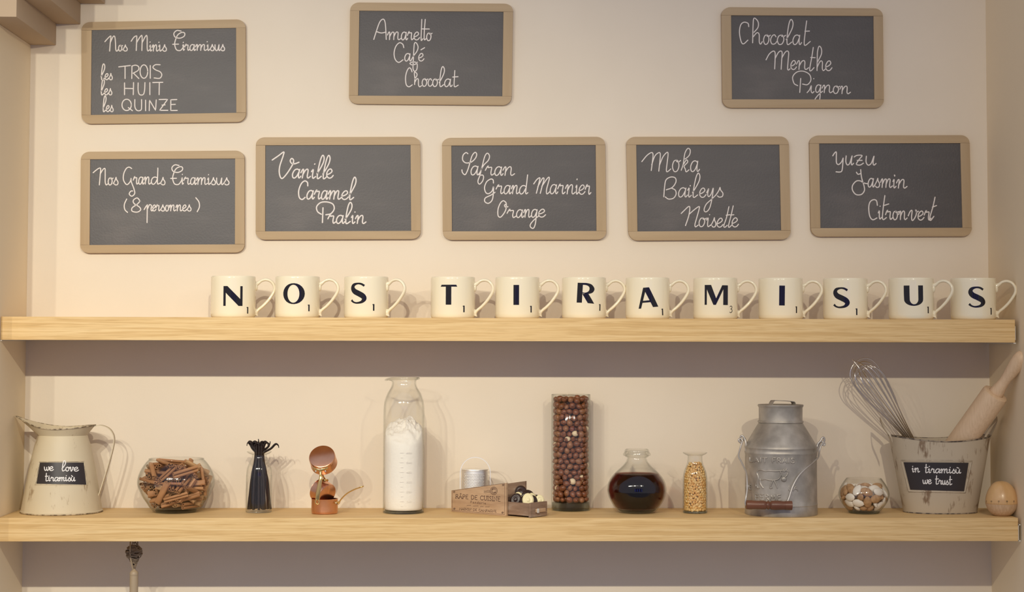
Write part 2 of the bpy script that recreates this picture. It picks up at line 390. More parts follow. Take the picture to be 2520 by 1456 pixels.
G = {  # cursive hand, one cell wide, x-height 1
 'a': [[(.8, .85), (.55, 1), (.25, .9), (.05, .5), (.1, .1), (.3, -.02), (.55, .18), (.78, .7)], [(.82, .98), (.76, .45), (.78, .08), (.9, 0), (1.05, .2)]],
 'c': [[(.85, .78), (.6, 1), (.25, .85), (.05, .45), (.2, .08), (.5, 0), (.8, .1), (1, .3)]],
 'd': [[(.75, .85), (.5, 1), (.22, .9), (.04, .5), (.1, .1), (.28, -.02), (.5, .18), (.73, .7)], [(.8, 2.3), (.77, 1.2), (.74, .2), (.83, 0), (1, .15)]],
 'e': [[(.08, .38), (.5, .5), (.82, .75), (.68, 1), (.38, .95), (.1, .6), (.1, .22), (.38, 0), (.72, .05), (1, .3)]],
 'g': [[(.8, .85), (.55, 1), (.25, .9), (.05, .5), (.1, .1), (.3, -.02), (.55, .18), (.78, .7)], [(.82, .98), (.74, .1), (.66, -.9), (.4, -1.45), (0, -1.3), (-.05, -.95), (.3, -.5), (.75, -.1), (1.1, .15)]],
 'h': [[(.06, 0), (.08, 1), (.12, 2.0), (.3, 2.55), (.55, 2.3), (.55, 1.7), (.12, .9)], [(.08, .35), (.3, .8), (.52, 1.02), (.68, .85), (.66, .25), (.78, 0), (1, .15)]],
 'i': [[(.05, .75), (.35, 1), (.33, .3), (.5, 0), (.95, .2)]],
 'l': [[(.1, .5), (.55, 1.1), (.95, 1.8), (1, 2.35), (.72, 2.65), (.45, 2.2), (.25, 1.1), (.22, .2), (.4, -.03), (.9, .25)]],
 'm': [[(0, .6), (.1, .97), (.17, .9), (.15, 0)], [(.15, .35), (.33, .93), (.44, .97), (.48, .85), (.46, 0)], [(.46, .35), (.62, .93), (.73, 1), (.78, .85), (.76, .2), (.84, 0), (1, .18)]],
 'n': [[(0, .6), (.14, .97), (.24, .9), (.2, 0)], [(.2, .35), (.42, .88), (.6, 1.02), (.69, .82), (.67, .2), (.78, 0), (1, .2)]],
 'o': [[(.58, 1), (.22, .88), (.05, .42), (.25, 0), (.6, .05), (.8, .45), (.72, .85), (.5, 1), (.58, .84), (.8, .84), (1, .95)]],
 'r': [[(0, .55), (.18, .95), (.3, 1.08), (.3, .88), (.55, .92), (.68, .85), (.62, .3), (.72, 0), (1, .2)]],
 's': [[(0, .15), (.35, .65), (.52, 1.05)], [(.52, 1.05), (.6, .75), (.86, .4), (.78, .05), (.42, -.02), (.22, .12)]],
 't': [[(.45, 2.15), (.38, 1.1), (.34, .2), (.5, -.02), (.98, .2)], [(.12, 1.28), (.95, 1.33)]],
 'u': [[(.05, 1), (.07, .35), (.28, 0), (.55, .18), (.75, .95)], [(.77, 1), (.73, .25), (.83, 0), (1.02, .18)]],
 'v': [[(0, .7), (.15, 1), (.24, .9), (.3, .1), (.45, 0), (.75, .6), (.8, 1), (.7, .95), (.8, .82), (1, .95)]],
 'w': [[(.02, .95), (.08, .3), (.25, 0), (.45, .3), (.5, .85)], [(.5, .6), (.54, .2), (.68, 0), (.9, .4), (.93, .95), (.84, .9), (1, .86)]],
}
def word(s, xs, base, xh, slant=0., skip_cross=False):
    """letters of s in cells bounded by xs; base = baseline y at both ends -> list of smoothed 2-D strokes (y down)"""
    out = []
    b0, b1 = base if isinstance(base, tuple) else (base, base)
    for k, ch in enumerate(s):
        x0, x1 = xs[k], xs[k+1]
        bb = b0+(b1-b0)*((x0-xs[0])/max(1, xs[-1]-xs[0]))
        for st in G[ch]:
            out.append([(x0+u*(x1-x0)+slant*v*xh, bb-v*xh) for u, v in smooth_path(st, 6)])
    return out
def sm(*pts): return smooth_path(pts, 7)
def ln(*pts):
    o = []
    for a, b in zip(pts, pts[1:]):
        for t in np.linspace(0, 1, 6, endpoint=False): o.append((a[0]+(b[0]-a[0])*t, a[1]+(b[1]-a[1])*t))
    return o+[pts[-1]]
def ell(cx, cy, rx, ry, a0=0, a1=360):
    return [(cx+rx*math.cos(R(a)), cy-ry*math.sin(R(a))) for a in np.linspace(a0, a1, 26)]
def dot(x, y): return [(x-1.5, y+1.5), (x+1.5, y-1.5)]
# ------------------------------------------------------------------ the setting
XR, ZU, TH = 1.989, .3874, .0451
def struct(name, g, m, loc=(0, 0, 0)):
    return solo(name, g, m, None, None, loc, kind='structure', smooth=0)
struct('wall_back', box(-.12, 2.12, .2, .3, -.75, 1.7), M['wall'])
struct('wall_left', box(-.12, 0, -.12, .2, -.75, .9495), M['taupe'])
struct('wall_right', box(XR, XR+.12, -.12, .2, -.75, 1.7), M['taupe'])
struct('floor', box(-3, 5, -6, .2, -1.3, -1.25), M['floor'])
# shop window behind the camera, seen only as blue reflections in glaze and glass
wn = struct('window_1', merge(box(-.3, 2.9, -5.12, -5.0, .25, .31), box(-.3, 2.9, -5.12, -5.0, 1.05, 1.11), box(-.3, -.24, -5.12, -5.0, .31, 1.05), box(2.84, 2.9, -5.12, -5.0, .31, 1.05)), M['window_frame'])
for k in range(4):
    x0 = -.24+k*.77
    part('pane', box(x0+.22, x0+.55, -5.08, -5.07, .31, 1.05), M['dusk'], wn, smooth=0)
    if k: part('mullion', box(x0-.22, x0+.22, -5.12, -5.0, .31, 1.05), M['window_frame'], wn, smooth=0)

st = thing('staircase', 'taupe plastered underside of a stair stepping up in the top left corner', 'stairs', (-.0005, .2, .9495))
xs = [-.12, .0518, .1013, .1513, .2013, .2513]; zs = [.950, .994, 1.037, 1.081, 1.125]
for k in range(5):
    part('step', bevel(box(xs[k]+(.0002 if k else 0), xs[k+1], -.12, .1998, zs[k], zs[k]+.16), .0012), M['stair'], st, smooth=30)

# shelves
def shelf(z, label, x1, loc_lab):
    t = thing('oak_shelf', label, 'shelf', (.99, .1, z-TH), 'thick oak wall shelves')
    part('board', bevel(box(.0008, x1, 0, .1995, z-TH, z), .0006, 1), M['oak'], t, smooth=30)
    return t
su = shelf(ZU, 'upper thick oak shelf carrying the row of letter mugs', 1.9805, 0)
sl = shelf(0, 'lower thick oak shelf carrying jars, jugs and kitchen tools', 1.9822, 0)
part('end_bracket', merge(box(1.9823, 1.9838, .001, .19, -.045, -.0125), box(1.9823, 1.9875, .001, .19, -.0456, -.0438), box(1.9823, 1.9870, .001, .19, -.0145, -.0125)), M['white_metal'], sl, 'white metal end bracket', smooth=0)
part('end_bracket', merge(box(1.9806, 1.9816, .001, .19, ZU-.040, ZU-.013), box(1.9775, 1.9822, .001, .19, ZU-TH-.0022, ZU-TH-.0002)), M['white_metal'], su, 'white metal end bracket', smooth=0)
part('end_bracket', box(.0005, .003, .001, .19, ZU-TH-.0022, ZU-TH-.0002), M['white_metal'], su, 'white metal end bracket', smooth=0)

# ------------------------------------------------------------------ slates on the wall
YF, YS = .1895, .1925        # front of frame, face of slate
def arc(cx, cy, r, a0, a1, n=7):
    return [(cx+r*math.cos(R(a)), cy-r*math.sin(R(a))) for a in np.linspace(a0, a1, n)]
def slate(label, O, I, crop, words, hw=.00112):
    """O, I outer and inner corner measurements TL TR BR BL; words = list of stroke lists in the units of a magnified crop"""
    ox, oy, k = crop
    ctr = P(sum(p[0] for p in O)/4, sum(p[1] for p in O)/4, .1998)
    t = thing('slate_board', label, 'chalkboard', ctr, 'wood framed slates on the wall')
    (TLx, TLy), (TRx, TRy), (BRx, BRy), (BLx, BLy) = O
    (a, b), (c, d), (e, f), (g, h) = I
    r = 22
    def lerp(p, q, y): return (p[0]+(q[0]-p[0])*(y-p[1])/(q[1]-p[1]), y)
    jl, jr = lerp(O[0], O[3], b), lerp(O[1], O[2], d); kl, kr = lerp(O[0], O[3], h), lerp(O[1], O[2], f)
    def arc2(cx, cy, ry, a0, a1):
        return [(cx+r*math.cos(R(q)), cy-ry*math.sin(R(q))) for q in np.linspace(a0, a1, 8)]
    ra, rb_, rc, rd = b-TLy-.5, d-TRy-.5, BRy-f-.5, BLy-h-.5
    top = [jl]+arc2(TLx+r, TLy+ra, ra, 180, 90)+arc2(TRx-r, TRy+rb_, rb_, 90, 0)+[jr]
    bot = [kl, kr]+arc2(BRx-r, BRy-rc, rc, 0, -90)+arc2(BLx+r, BLy-rd, rd, -90, -180)
    lft = [(jl[0], jl[1]+.15), (a, b+.15), (g, h-.15), (kl[0], kl[1]-.15)]
    rgt = [(c, d+.15), (jr[0], jr[1]+.15), (kr[0], kr[1]-.15), (e, f-.15)]
    for nm, poly, mt in (('frame_rail', top, 'frame'), ('frame_rail', bot, 'frame'), ('frame_stile', lft, 'framev'), ('frame_stile', rgt, 'framev')):
        fr = [P(x, y, YF) for x, y in poly]; bk = [Vector((p.x, .1997, p.z)) for p in fr]
        part(nm, bevel(prism(fr, bk), .0005, 2, 50), M[mt], t, smooth=40)
    e_ = 2.0
    sp = [(a-e_, b-e_), (c+e_, d-e_), (e+e_, f+e_), (g-e_, h+e_)]
    fr = [P(x, y, YS) for x, y in sp]; bk = [Vector((p.x, .196, p.z)) for p in fr]
    part('slate_panel', prism(fr, bk), M['slate'], t, smooth=0)
    for wd in words:
        gs = []
        for s in wd:
            pts = [P(ox+x/k, oy+y/k, YS-.0001) for x, y in s]
            gs.append(stroke(pts, Vector((0, -1, 0)), hw, .00030+.00004*(len(gs) % 5)))
        part('chalk_word', merge(*gs), M['chalk'], t, smooth=0, fix=False)
    return t

def capT(x, y, s=1):   # ornate T of "Tiramisus"; (x,y) = its lower left in the first crop, s scale
    q = [(1265, 325), (1215, 318), (1180, 352), (1195, 395), (1250, 408), (1300, 385), (1306, 350), (1275, 340), (1225, 370), (1195, 440), (1190, 490), (1212, 545), (1260, 550), (1298, 500)]
    f = lambda p: (x+(p[0]-1165)*s, y+(p[1]-550)*s)
    return [sm(*[f(p) for p in q]), sm(*[f(p) for p in ((1165, 480), (1235, 478))])]

c1 = (0, 0, 3.818)
nos1 = [sm((985, 392), (1008, 366), (1035, 340), (1042, 345), (1036, 400), (1030, 480)), sm((1036, 400), (1062, 345), (1078, 345), (1085, 400), (1088, 465), (1098, 480), (1112, 465))]+word('os', (1112, 1152, 1202), 478, 54)
minis = [sm((1232, 388), (1258, 350), (1280, 338), (1285, 350), (1280, 475)), sm((1283, 400), (1320, 342), (1335, 345), (1333, 475)), sm((1336, 400), (1368, 340), (1382, 345), (1383, 450), (1390, 478), (1405, 468))]+word('inis', (1405, 1428, 1490, 1522, 1570), 480, 58)+[dot(1410, 395), dot(1493, 397)]
tira1 = capT(1622, 472, .80)+word('iramisus', (1716, 1735, 1782, 1836, 1945, 1970, 2018, 2070, 2116), (473, 476), 55)+[dot(1722, 398), dot(1947, 392)]
les = lambda a, b, c, d, y: word('les', (a, b, c, d), y, 56)
slate('framed slate listing small tiramisus, by the stairs at the top left',
      [(200.3, 54), (604, 47.6), (605.3, 300), (200.6, 304.4)], [(225.5, 74.1), (581, 68.1), (581.5, 276.9), (223.4, 282.9)], c1,
      [nos1, minis, tira1, les(945, 984, 1022, 1060, 748),
       [ln((1115, 628), (1225, 615)), ln((1175, 622), (1175, 738))]+[ln((1240, 620), (1238, 738)), sm((1240, 620), (1275, 612), (1303, 628), (1298, 660), (1250, 688)), ln((1255, 688), (1305, 738))]+[ell(1352, 672, 36, 63), ln((1412, 615), (1412, 736)), sm((1505, 608), (1460, 608), (1437, 632), (1462, 656), (1505, 675), (1520, 705), (1500, 735), (1448, 732))],
       les(945, 980, 1017, 1056, 890),
       [ln((1170, 778), (1170, 890)), ln((1255, 775), (1252, 890)), ln((1170, 830), (1253, 832)), sm((1298, 778), (1298, 850), (1312, 888), (1345, 888), (1358, 850), (1362, 775)), ln((1408, 775), (1408, 890)), ln((1435, 775), (1530, 773)), ln((1497, 775), (1495, 890))],
       les(963, 996, 1031, 1068, 1048),
       [ell(1190, 985, 44, 53), ln((1205, 1010), (1245, 1040)), sm((1267, 935), (1268, 1005), (1290, 1038), (1325, 1032), (1330, 990), (1330, 935)), ln((1368, 940), (1368, 1040)), ln((1402, 1040), (1405, 940), (1462, 1038), (1468, 938)), ln((1495, 935), (1575, 933), (1500, 1036), (1578, 1036)), ln((1522, 987), (1552, 985)), ln((1662, 935), (1605, 937), (1605, 1038), (1666, 1037)), ln((1607, 982), (1648, 980))]])

c2 = (180, 340, 4.854)
slate('framed slate offering large tiramisus for eight, left end of the lower row',
      [(199, 373), (601.3, 370.3), (601.6, 621), (197.3, 622.3)], [(221.8, 391.9), (578.6, 389.9), (578, 600.6), (220.2, 602.7)], c2,
      [[sm((238, 412), (270, 385), (305, 360), (328, 362), (325, 420), (313, 558)), sm((322, 430), (355, 375), (380, 362), (383, 420), (383, 520), (395, 557), (413, 545))]+word('os', (415, 478, 545), (556, 556), 85),
       [sm((700, 362), (668, 345), (632, 365), (603, 430), (602, 500), (640, 554), (680, 520), (692, 478), (695, 520), (725, 600), (735, 660), (700, 692), (670, 665), (690, 632), (712, 630))]+word('rand', (718, 780, 845, 930, 1033), (548, 548), 84)+word('s', (1040, 1106), 555, 84),
       capT(1165, 550)+word('iramisus', (1295, 1320, 1400, 1470, 1605, 1640, 1710, 1795, 1872), (550, 556), 80)+[dot(1305, 432), dot(1617, 435)],
       [sm((640, 725), (612, 790), (617, 850), (650, 886))],
       [sm((800, 750), (765, 713), (720, 740), (728, 780), (790, 820), (806, 855), (765, 882), (705, 870), (706, 830), (765, 788), (800, 750))],
       [sm((848, 852), (870, 815), (888, 795)), ln((886, 795), (883, 1008)), sm((890, 840), (912, 795), (935, 805), (930, 852), (942, 868), (956, 850))]+word('ersonnes', (945, 990, 1042, 1100, 1150, 1228, 1305, 1357, 1416), (868, 868), 70),
       [sm((1465, 710), (1502, 760), (1508, 820), (1482, 878))]])

c3 = (620, 320, 5.0205)
slate('framed slate with three flavours starting with vanilla, second of the lower row',
      [(629.5, 337.6), (1034.3, 336.3), (1035.3, 588), (629, 589.3)], [(652.9, 357.4), (1010.4, 356.3), (1011.8, 567.6), (652.5, 569)], c3,
      [[sm((250, 370), (330, 315), (393, 270), (385, 320), (343, 450), (340, 540), (370, 598), (430, 540), (500, 430), (515, 375), (492, 350), (473, 378), (492, 412), (530, 415), (582, 397))]+word('anill', (492, 597, 722, 788, 862, 935), (590, 600), 108, .12)+word('e', (918, 1005), 592, 110, 0)+[dot(777, 418), dot(775, 421)],
       [sm((690, 690), (685, 645), (650, 628), (608, 665), (578, 750), (585, 830), (620, 857), (658, 830))]+word('aramel', (672, 765, 852, 935, 1100, 1190, 1262), (850, 858), 104, .10),
       [ln((878, 958), (871, 1142)), sm((857, 1040), (810, 1005), (800, 945), (850, 895), (930, 888), (1000, 915), (1016, 975), (975, 1032), (912, 1046))]+word('ralin', (935, 1038, 1140, 1222, 1275, 1408), (1150, 1155), 98, .06)+[dot(1273, 1012)]],
      .00134)

c4 = (840, 0, 5.2)
slate('framed slate starting with Amaretto, top row centre',
      [(861.6, 6), (1262.9, 8.8), (1259, 258.6), (858.3, 255.4)], [(884.2, 26), (1239, 28.8), (1236.2, 236.9), (881.3, 235)], c4,
      [[sm((415, 505), (445, 410), (490, 285), (535, 245), (560, 285), (570, 400), (575, 505)), sm((452, 405), (510, 422), (565, 412))]+word('mare', (590, 765, 845, 925, 1002), (508, 510), 98)+[sm((1030, 248), (1024, 400), (1022, 515), (1045, 495)), sm((1074, 248), (1062, 400), (1062, 505), (1085, 495)), ln((1035, 370), (1127, 371))]+word('o', (1088, 1162), 518, 98),
       [sm((800, 610), (785, 565), (742, 548), (697, 595), (675, 680), (690, 760), (735, 798), (790, 765))]+word('a', (808, 895), 780, 95)+[sm((895, 768), (925, 715), (968, 655), (982, 600), (960, 550), (935, 560), (925, 690), (920, 800), (918, 880), (938, 912), (965, 890), (972, 830), (955, 798), (905, 795), (878, 812), (905, 830), (950, 820), (974, 795))]+word('e', (985, 1058), 780, 95)+[ln((1018, 638), (1066, 610))],
       [sm((905, 920), (890, 880), (865, 870), (838, 915), (822, 990), (830, 1080), (865, 1110), (908, 1085)), sm((938, 1082), (940, 1000), (935, 928), (962, 935), (968, 965), (940, 1010)), sm((942, 1050), (965, 1010), (985, 1015), (988, 1085), (1003, 1110), (1027, 1095))]+word('ocolat', (1030, 1108, 1165, 1245, 1318, 1415, 1498), (1102, 1110), 96)],
      .00108)

c5 = (1070, 320, 5.0205)
slate('framed slate starting with Safran, third of the lower row',
      [(1087.5, 339), (1489.4, 336.3), (1492.5, 589.3), (1089.6, 590)], [(1110.8, 358.2), (1466, 356.5), (1468, 568), (1112.2, 569)], c5,
      [[sm((410, 292), (385, 278), (350, 310), (345, 370), (385, 405), (450, 395), (500, 350), (518, 300), (498, 275), (462, 315), (435, 400), (408, 490), (375, 550), (342, 525), (335, 490))]+word('a', (440, 545), 552, 108, .08)+[sm((545, 552), (600, 440), (660, 375), (676, 320), (650, 285), (618, 325), (590, 430), (560, 550), (533, 630), (552, 668), (590, 630), (603, 580), (590, 555), (560, 560))]+word('ran', (620, 735, 838, 985), (556, 562), 105, .06),
       [sm((725, 655), (720, 615), (690, 605), (640, 640), (615, 710), (630, 770), (665, 785), (708, 752), (725, 698), (722, 800), (705, 870), (660, 905), (618, 882), (625, 838), (690, 805), (745, 768))]+word('rand', (752, 850, 940, 1040, 1150), (785, 788), 102, .08),
       [sm((1222, 665), (1262, 610), (1298, 590), (1290, 640), (1255, 780)), sm((1272, 700), (1330, 598), (1350, 605), (1330, 680), (1303, 782)), sm((1322, 695), (1395, 592), (1415, 600), (1382, 730), (1385, 788), (1422, 760))]+word('arnier', (1420, 1515, 1610, 1735, 1775, 1855, 1928), (785, 795), 112, .06)+[dot(1758, 605), dot(1757, 612)],
       [sm((905, 945), (875, 952), (862, 928), (884, 905), (850, 873), (812, 900), (782, 975), (782, 1055), (812, 1075), (850, 1035), (878, 980), (885, 915))]+word('range', (890, 1005, 1095, 1190, 1275, 1368), (1080, 1072), 95, .05)])

c6 = (1530, 320, 5.021)
slate('framed slate starting with Moka, fourth of the lower row',
      [(1541.5, 336.4), (1941.3, 335.4), (1946.3, 589), (1547, 591.4)], [(1565.8, 356.2), (1918, 355.8), (1922.4, 566.6), (1568.8, 569.4)], c6,
      [[sm((248, 390), (310, 315), (365, 278), (387, 300), (378, 400), (365, 500)), sm((370, 430), (410, 320), (460, 278), (477, 300), (470, 400), (458, 508)), sm((468, 430), (510, 330), (560, 275), (573, 300), (562, 400), (552, 495), (565, 514), (607, 480))]+word('o', (622, 728), 510, 142)+[sm((735, 497), (760, 420), (780, 290), (815, 228), (846, 245), (838, 305), (795, 350), (768, 358)), sm((765, 420), (800, 368), (815, 395), (772, 445), (785, 480), (797, 515), (832, 490))]+word('a', (845, 955), 510, 130, .04),
       [sm((520, 825), (530, 700), (548, 615), (605, 580), (660, 590), (670, 640), (625, 708), (550, 738)), sm((610, 715), (660, 740), (672, 790), (640, 840), (580, 852), (537, 825))]+word('ail', (695, 805, 862, 945), (825, 830), 112, .08)+word('e', (958, 1042), 830, 112)+[dot(847, 685), dot(846, 690), sm((1050, 775), (1075, 722), (1062, 790), (1075, 822), (1105, 790), (1132, 715), (1115, 850), (1085, 965), (1042, 1010), (1018, 985), (1045, 915), (1110, 855), (1170, 795))]+word('s', (1160, 1265), 825, 112),
       [sm((735, 1030), (780, 985), (825, 945), (842, 960), (828, 1060), (788, 1180)), sm((838, 1035), (895, 985), (952, 945), (958, 970), (925, 1090), (905, 1165), (912, 1195), (947, 1172))]+word('oise', (948, 1038, 1100, 1170, 1250), (1190, 1200), 108, .08)+[dot(1086, 1045), sm((1325, 945), (1295, 1080), (1262, 1180), (1275, 1200), (1305, 1175)), sm((1378, 935), (1350, 1060), (1320, 1180), (1330, 1200), (1358, 1175)), ln((1290, 1052), (1338, 1045)), ln((1345, 1050), (1386, 1045))]+word('e', (1358, 1443), 1195, 110)],
      .00106)

c7 = (1980, 320, 5.0205)
slate('framed slate with three flavours starting with yuzu, right end of the lower row',
      [(1992.2, 333.1), (2386.3, 332.3), (2392, 581), (1996.2, 582)], [(2015.9, 352.9), (2363.4, 351.9), (2368.8, 560), (2019.2, 561)], c7,
      [[sm((348, 318), (372, 282), (392, 272), (392, 340), (395, 405), (420, 425), (455, 395), (477, 345)), sm((477, 345), (472, 420), (462, 500), (435, 518), (388, 515))]+word('u', (500, 602), 430, 112, .08)+[sm((612, 332), (650, 312), (710, 315), (675, 362), (640, 420), (685, 432), (728, 408)), ln((650, 374), (712, 374))]+word('u', (748, 880), 432, 110, .08),
       [sm((640, 520), (660, 545), (692, 538)), sm((693, 488), (705, 590), (735, 690), (738, 750), (700, 795), (635, 795), (592, 740), (595, 680), (640, 630), (690, 628), (730, 652), (775, 662))]+word('asmin', (780, 860, 935, 1085, 1132, 1266), (702, 722), 105, .05)+[dot(1115, 562), dot(1113, 568), dot(1110, 556)],
       [sm((900, 930), (888, 872), (850, 860), (808, 890), (793, 960), (805, 1060), (842, 1107), (895, 1085))]+word('i', (908, 955), 1098, 100)+[dot(933, 940), sm((992, 808), (972, 960), (962, 1075), (975, 1105), (1012, 1080)), ln((972, 934), (1040, 912))]+word('ron', (1000, 1088, 1162, 1268), (1102, 1108), 104),
       [sm((1280, 1060), (1305, 1005), (1328, 995), (1322, 1080), (1335, 1117), (1372, 1065), (1385, 1005), (1372, 985), (1385, 1012), (1408, 1002))]+word('er', (1395, 1475, 1562), (1110, 1110), 108, .04)+[sm((1612, 828), (1585, 950), (1548, 1080), (1558, 1115), (1598, 1065)), ln((1578, 952), (1630, 932))]],
      .00118)

c8 = (1760, 0, 5.0205)
slate('framed slate starting with Chocolat and Menthe, top row right',
      [(1775.8, 17.5), (2172.9, 20.3), (2175.5, 265.3), (1778.4, 265)], [(1799.2, 37.4), (2149.8, 39.4), (2151.8, 244.6), (1801.4, 244.2)], c8,
      [[sm((415, 330), (405, 288), (355, 275), (315, 310), (300, 400), (320, 510), (350, 542), (405, 495)), sm((463, 530), (468, 320), (480, 225), (528, 265), (530, 335), (480, 400)), sm((470, 455), (515, 405), (543, 425), (545, 515), (560, 545), (582, 515))]+word('ocola', (592, 680, 762, 868, 955, 1062), (545, 550), 116, .02)+[sm((1130, 258), (1112, 400), (1100, 530), (1115, 560), (1175, 512)), ln((1108, 386), (1166, 384))],
       [sm((628, 740), (668, 668), (715, 632), (740, 650), (740, 740), (735, 852)), sm((742, 720), (780, 650), (812, 630), (828, 655), (822, 740), (815, 856)), sm((824, 715), (862, 650), (892, 630), (908, 655), (902, 740), (895, 845), (905, 865), (925, 850))]+word('en', (930, 1005, 1155), (858, 858), 108)+[sm((1212, 585), (1195, 700), (1168, 850), (1182, 875), (1222, 835)), ln((1180, 710), (1236, 713))]+word('he', (1252, 1360, 1443), (872, 872), 118),
       [ln((1057, 968), (1045, 1142)), sm((1020, 1058), (975, 1030), (958, 950), (1010, 890), (1090, 880), (1165, 920), (1182, 990), (1140, 1045), (1078, 1038))]+[sm((1135, 1145), (1165, 1110), (1188, 1058), (1185, 1120), (1200, 1148), (1222, 1130)), dot(1218, 972)]+word('gnon', (1238, 1320, 1455, 1540, 1672), (1140, 1165), 92)],
      .00108)

# ------------------------------------------------------------------ mugs
def patch(A, B, dx):
    """filled grid between two matching 2-D polylines, split finely enough to wrap a cylinder"""
    def res(p, n):
        p = [np.array(q, float) for q in p]; d = [0]
        for a, b in zip(p, p[1:]): d.append(d[-1]+np.linalg.norm(b-a))
        o = []
        for t in np.linspace(0, d[-1], n):
            k = min(int(np.searchsorted(d, t, side='right'))-1, len(p)-2); k = max(k, 0)
            s = 0 if d[k+1] == d[k] else (t-d[k])/(d[k+1]-d[k]); o.append(p[k]*(1-s)+p[k+1]*s)
        return o
    L = max(sum(math.dist(a, b) for a, b in zip(A, A[1:])), sum(math.dist(a, b) for a, b in zip(B, B[1:])))
    n = max(2, int(L/dx)+1)
    if len(A) > 2 and len(A) == len(B): a2, b2 = [np.array(q, float) for q in A], [np.array(q, float) for q in B]; n = len(a2)
    else: a2, b2 = res(A, n), res(B, n)
    wd = max(np.linalg.norm(p-q) for p, q in zip(a2, b2)); k = max(1, int(wd/dx))
    V, Fc = [], []
    for p, q in zip(a2, b2):
        for j in range(k+1): V.append(tuple(p+(q-p)*j/k))
    for i in range(n-1):
        for j in range(k): Fc.append((i*(k+1)+j, i*(k+1)+j+1, (i+1)*(k+1)+j+1, (i+1)*(k+1)+j))
    return V, Fc
def merge2(gs):
    V, Fc = [], []
    for v, f in gs:
        k = len(V); V += v; Fc += [tuple(i+k for i in q) for q in f]
    return V, Fc
def ribbon(pts, ws, dx):
    p = smooth_path(pts, 6); w_ = smooth_path([(q,) for q in ws], 6)
    A, B = [], []
    for i, q in enumerate(p):
        t = p[min(i+1, len(p)-1)]-p[max(i-1, 0)]; t = t/np.linalg.norm(t); n = np.array([-t[1], t[0]])*float(w_[i][0])/2
        A.append(tuple(q+n)); B.append(tuple(q-n))
    return patch(A, B, dx)
D = 7
def L_(name):
    q = lambda *p: list(p)
    if name == 'N': return (341, 408), 5717, [patch([(232, 297), (232, 520)], [(260, 297), (260, 520)], D), patch([(232, 344), (405, 520)], [(279, 297), (452, 470)], D), patch([(232, 297), (232, 344)], [(279, 297), (279, 297.1)], D), patch([(405, 520), (452, 520)], [(452, 470), (452, 470.1)], D), patch([(424, 297), (424, 520)], [(452, 297), (452, 520)], D)]
    if name == 'O': return (1038, 380), 5717, [patch(ell(1038, 380, 128, 118), ell(1035, 381, 69, 101), D)]
    if name == 'S': return (1780, 372), 5717, [ribbon([(1852, 289), (1815, 268), (1770, 264), (1725, 280), (1712, 315), (1735, 350), (1790, 378), (1836, 405), (1850, 437), (1822, 470), (1765, 482), (1722, 472), (1694, 450)], [25, 22, 20, 36, 52, 60, 62, 60, 52, 30, 19, 19, 27], D)]
    if name == 'T': return (310, 408), 5936, [patch([(222, 291), (400, 291)], [(210, 314), (412, 314)], D), patch([(276, 300), (276, 525)], [(342, 300), (342, 525)], D)]
    if name == 'I': return (1118, 408), 5936, [patch([(1085, 291), (1085, 525)], [(1151, 291), (1151, 525)], D)]
    if name == 'R': return (1945, 385), 5936, [patch([(1845, 265), (1840, 498)], [(1908, 265), (1903, 498)], D),
        patch(smooth_path([(1900, 265), (1960, 266), (2015, 282), (2050, 328), (2030, 372), (1975, 392), (1900, 388)], 6), smooth_path([(1900, 288), (1945, 290), (1978, 305), (1988, 332), (1975, 362), (1940, 378), (1900, 376)], 6), D),
        patch([(1905, 395), (1973, 500)], [(1975, 388), (2052, 504)], D)]
    if name == 'A': return (362, 440), 5936, [patch([(310, 322), (242, 563)], [(340, 345), (273, 563)], D), patch([(310, 320), (415, 552)], [(380, 318), (482, 550)], D), patch([(292, 474), (285, 497)], [(388, 470), (398, 493)], D)]
    if name == 'M': return (1177, 405), 5936, [patch([(1035, 288), (1035, 522)], [(1063, 288), (1063, 522)], D), patch([(1040, 288), (1143, 522)], [(1115, 288), (1188, 480)], D), patch([(1143, 522), (1172, 522)], [(1165, 455), (1190, 482)], D),
        patch([(1246, 290), (1163, 470)], [(1266, 325), (1172, 522)], D), patch([(1246, 290), (1260, 330)], [(1320, 290), (1320, 330)], D), patch([(1260, 300), (1260, 522)], [(1320, 300), (1320, 522)], D)]
    if name == 'U':
        o = [(1090, 300), (1090, 400), (1092, 455)]+[(1205+113*math.cos(R(a)), 462-76*math.sin(R(a))) for a in np.linspace(190, 350, 16)]+[(1318, 455), (1318, 400), (1318, 300)]
        i = [(1157, 300), (1157, 400), (1158, 450)]+[(1208+50*math.cos(R(a)), 460-60*math.sin(R(a))) for a in np.linspace(185, 355, 16)]+[(1258, 450), (1258, 400), (1258, 300)]
        return (1205, 419), 5936, [patch(o, i, D)]
MUG_R, MUG_H = .0443, .0822
def wrap(g, ctr, k, zc, ang=0, tilt=0, r=MUG_R+.00025):
    V = []
    for x, y in g[0]:
        u, v = (x-ctr[0])/k, -(y-ctr[1])/k
        u, v = u*math.cos(tilt)-v*math.sin(tilt), u*math.sin(tilt)+v*math.cos(tilt)
        a = -math.pi/2+ang+u/r
        V.append((r*math.cos(a), r*math.sin(a), zc+v))
    return V, g[1]
one = merge2([patch([(506, 530), (506, 605)], [(523, 530), (523, 605)], D), patch([(498, 534), (500, 541)], [(512, 528), (512, 536)], D)])
three = merge2([ribbon([(500, 542), (512, 533), (528, 535), (533, 548), (524, 562), (510, 566)], [7, 7, 7, 8, 8, 6], D), ribbon([(510, 566), (528, 570), (536, 586), (526, 602), (508, 607), (496, 600)], [6, 7, 9, 8, 7, 7], D)])
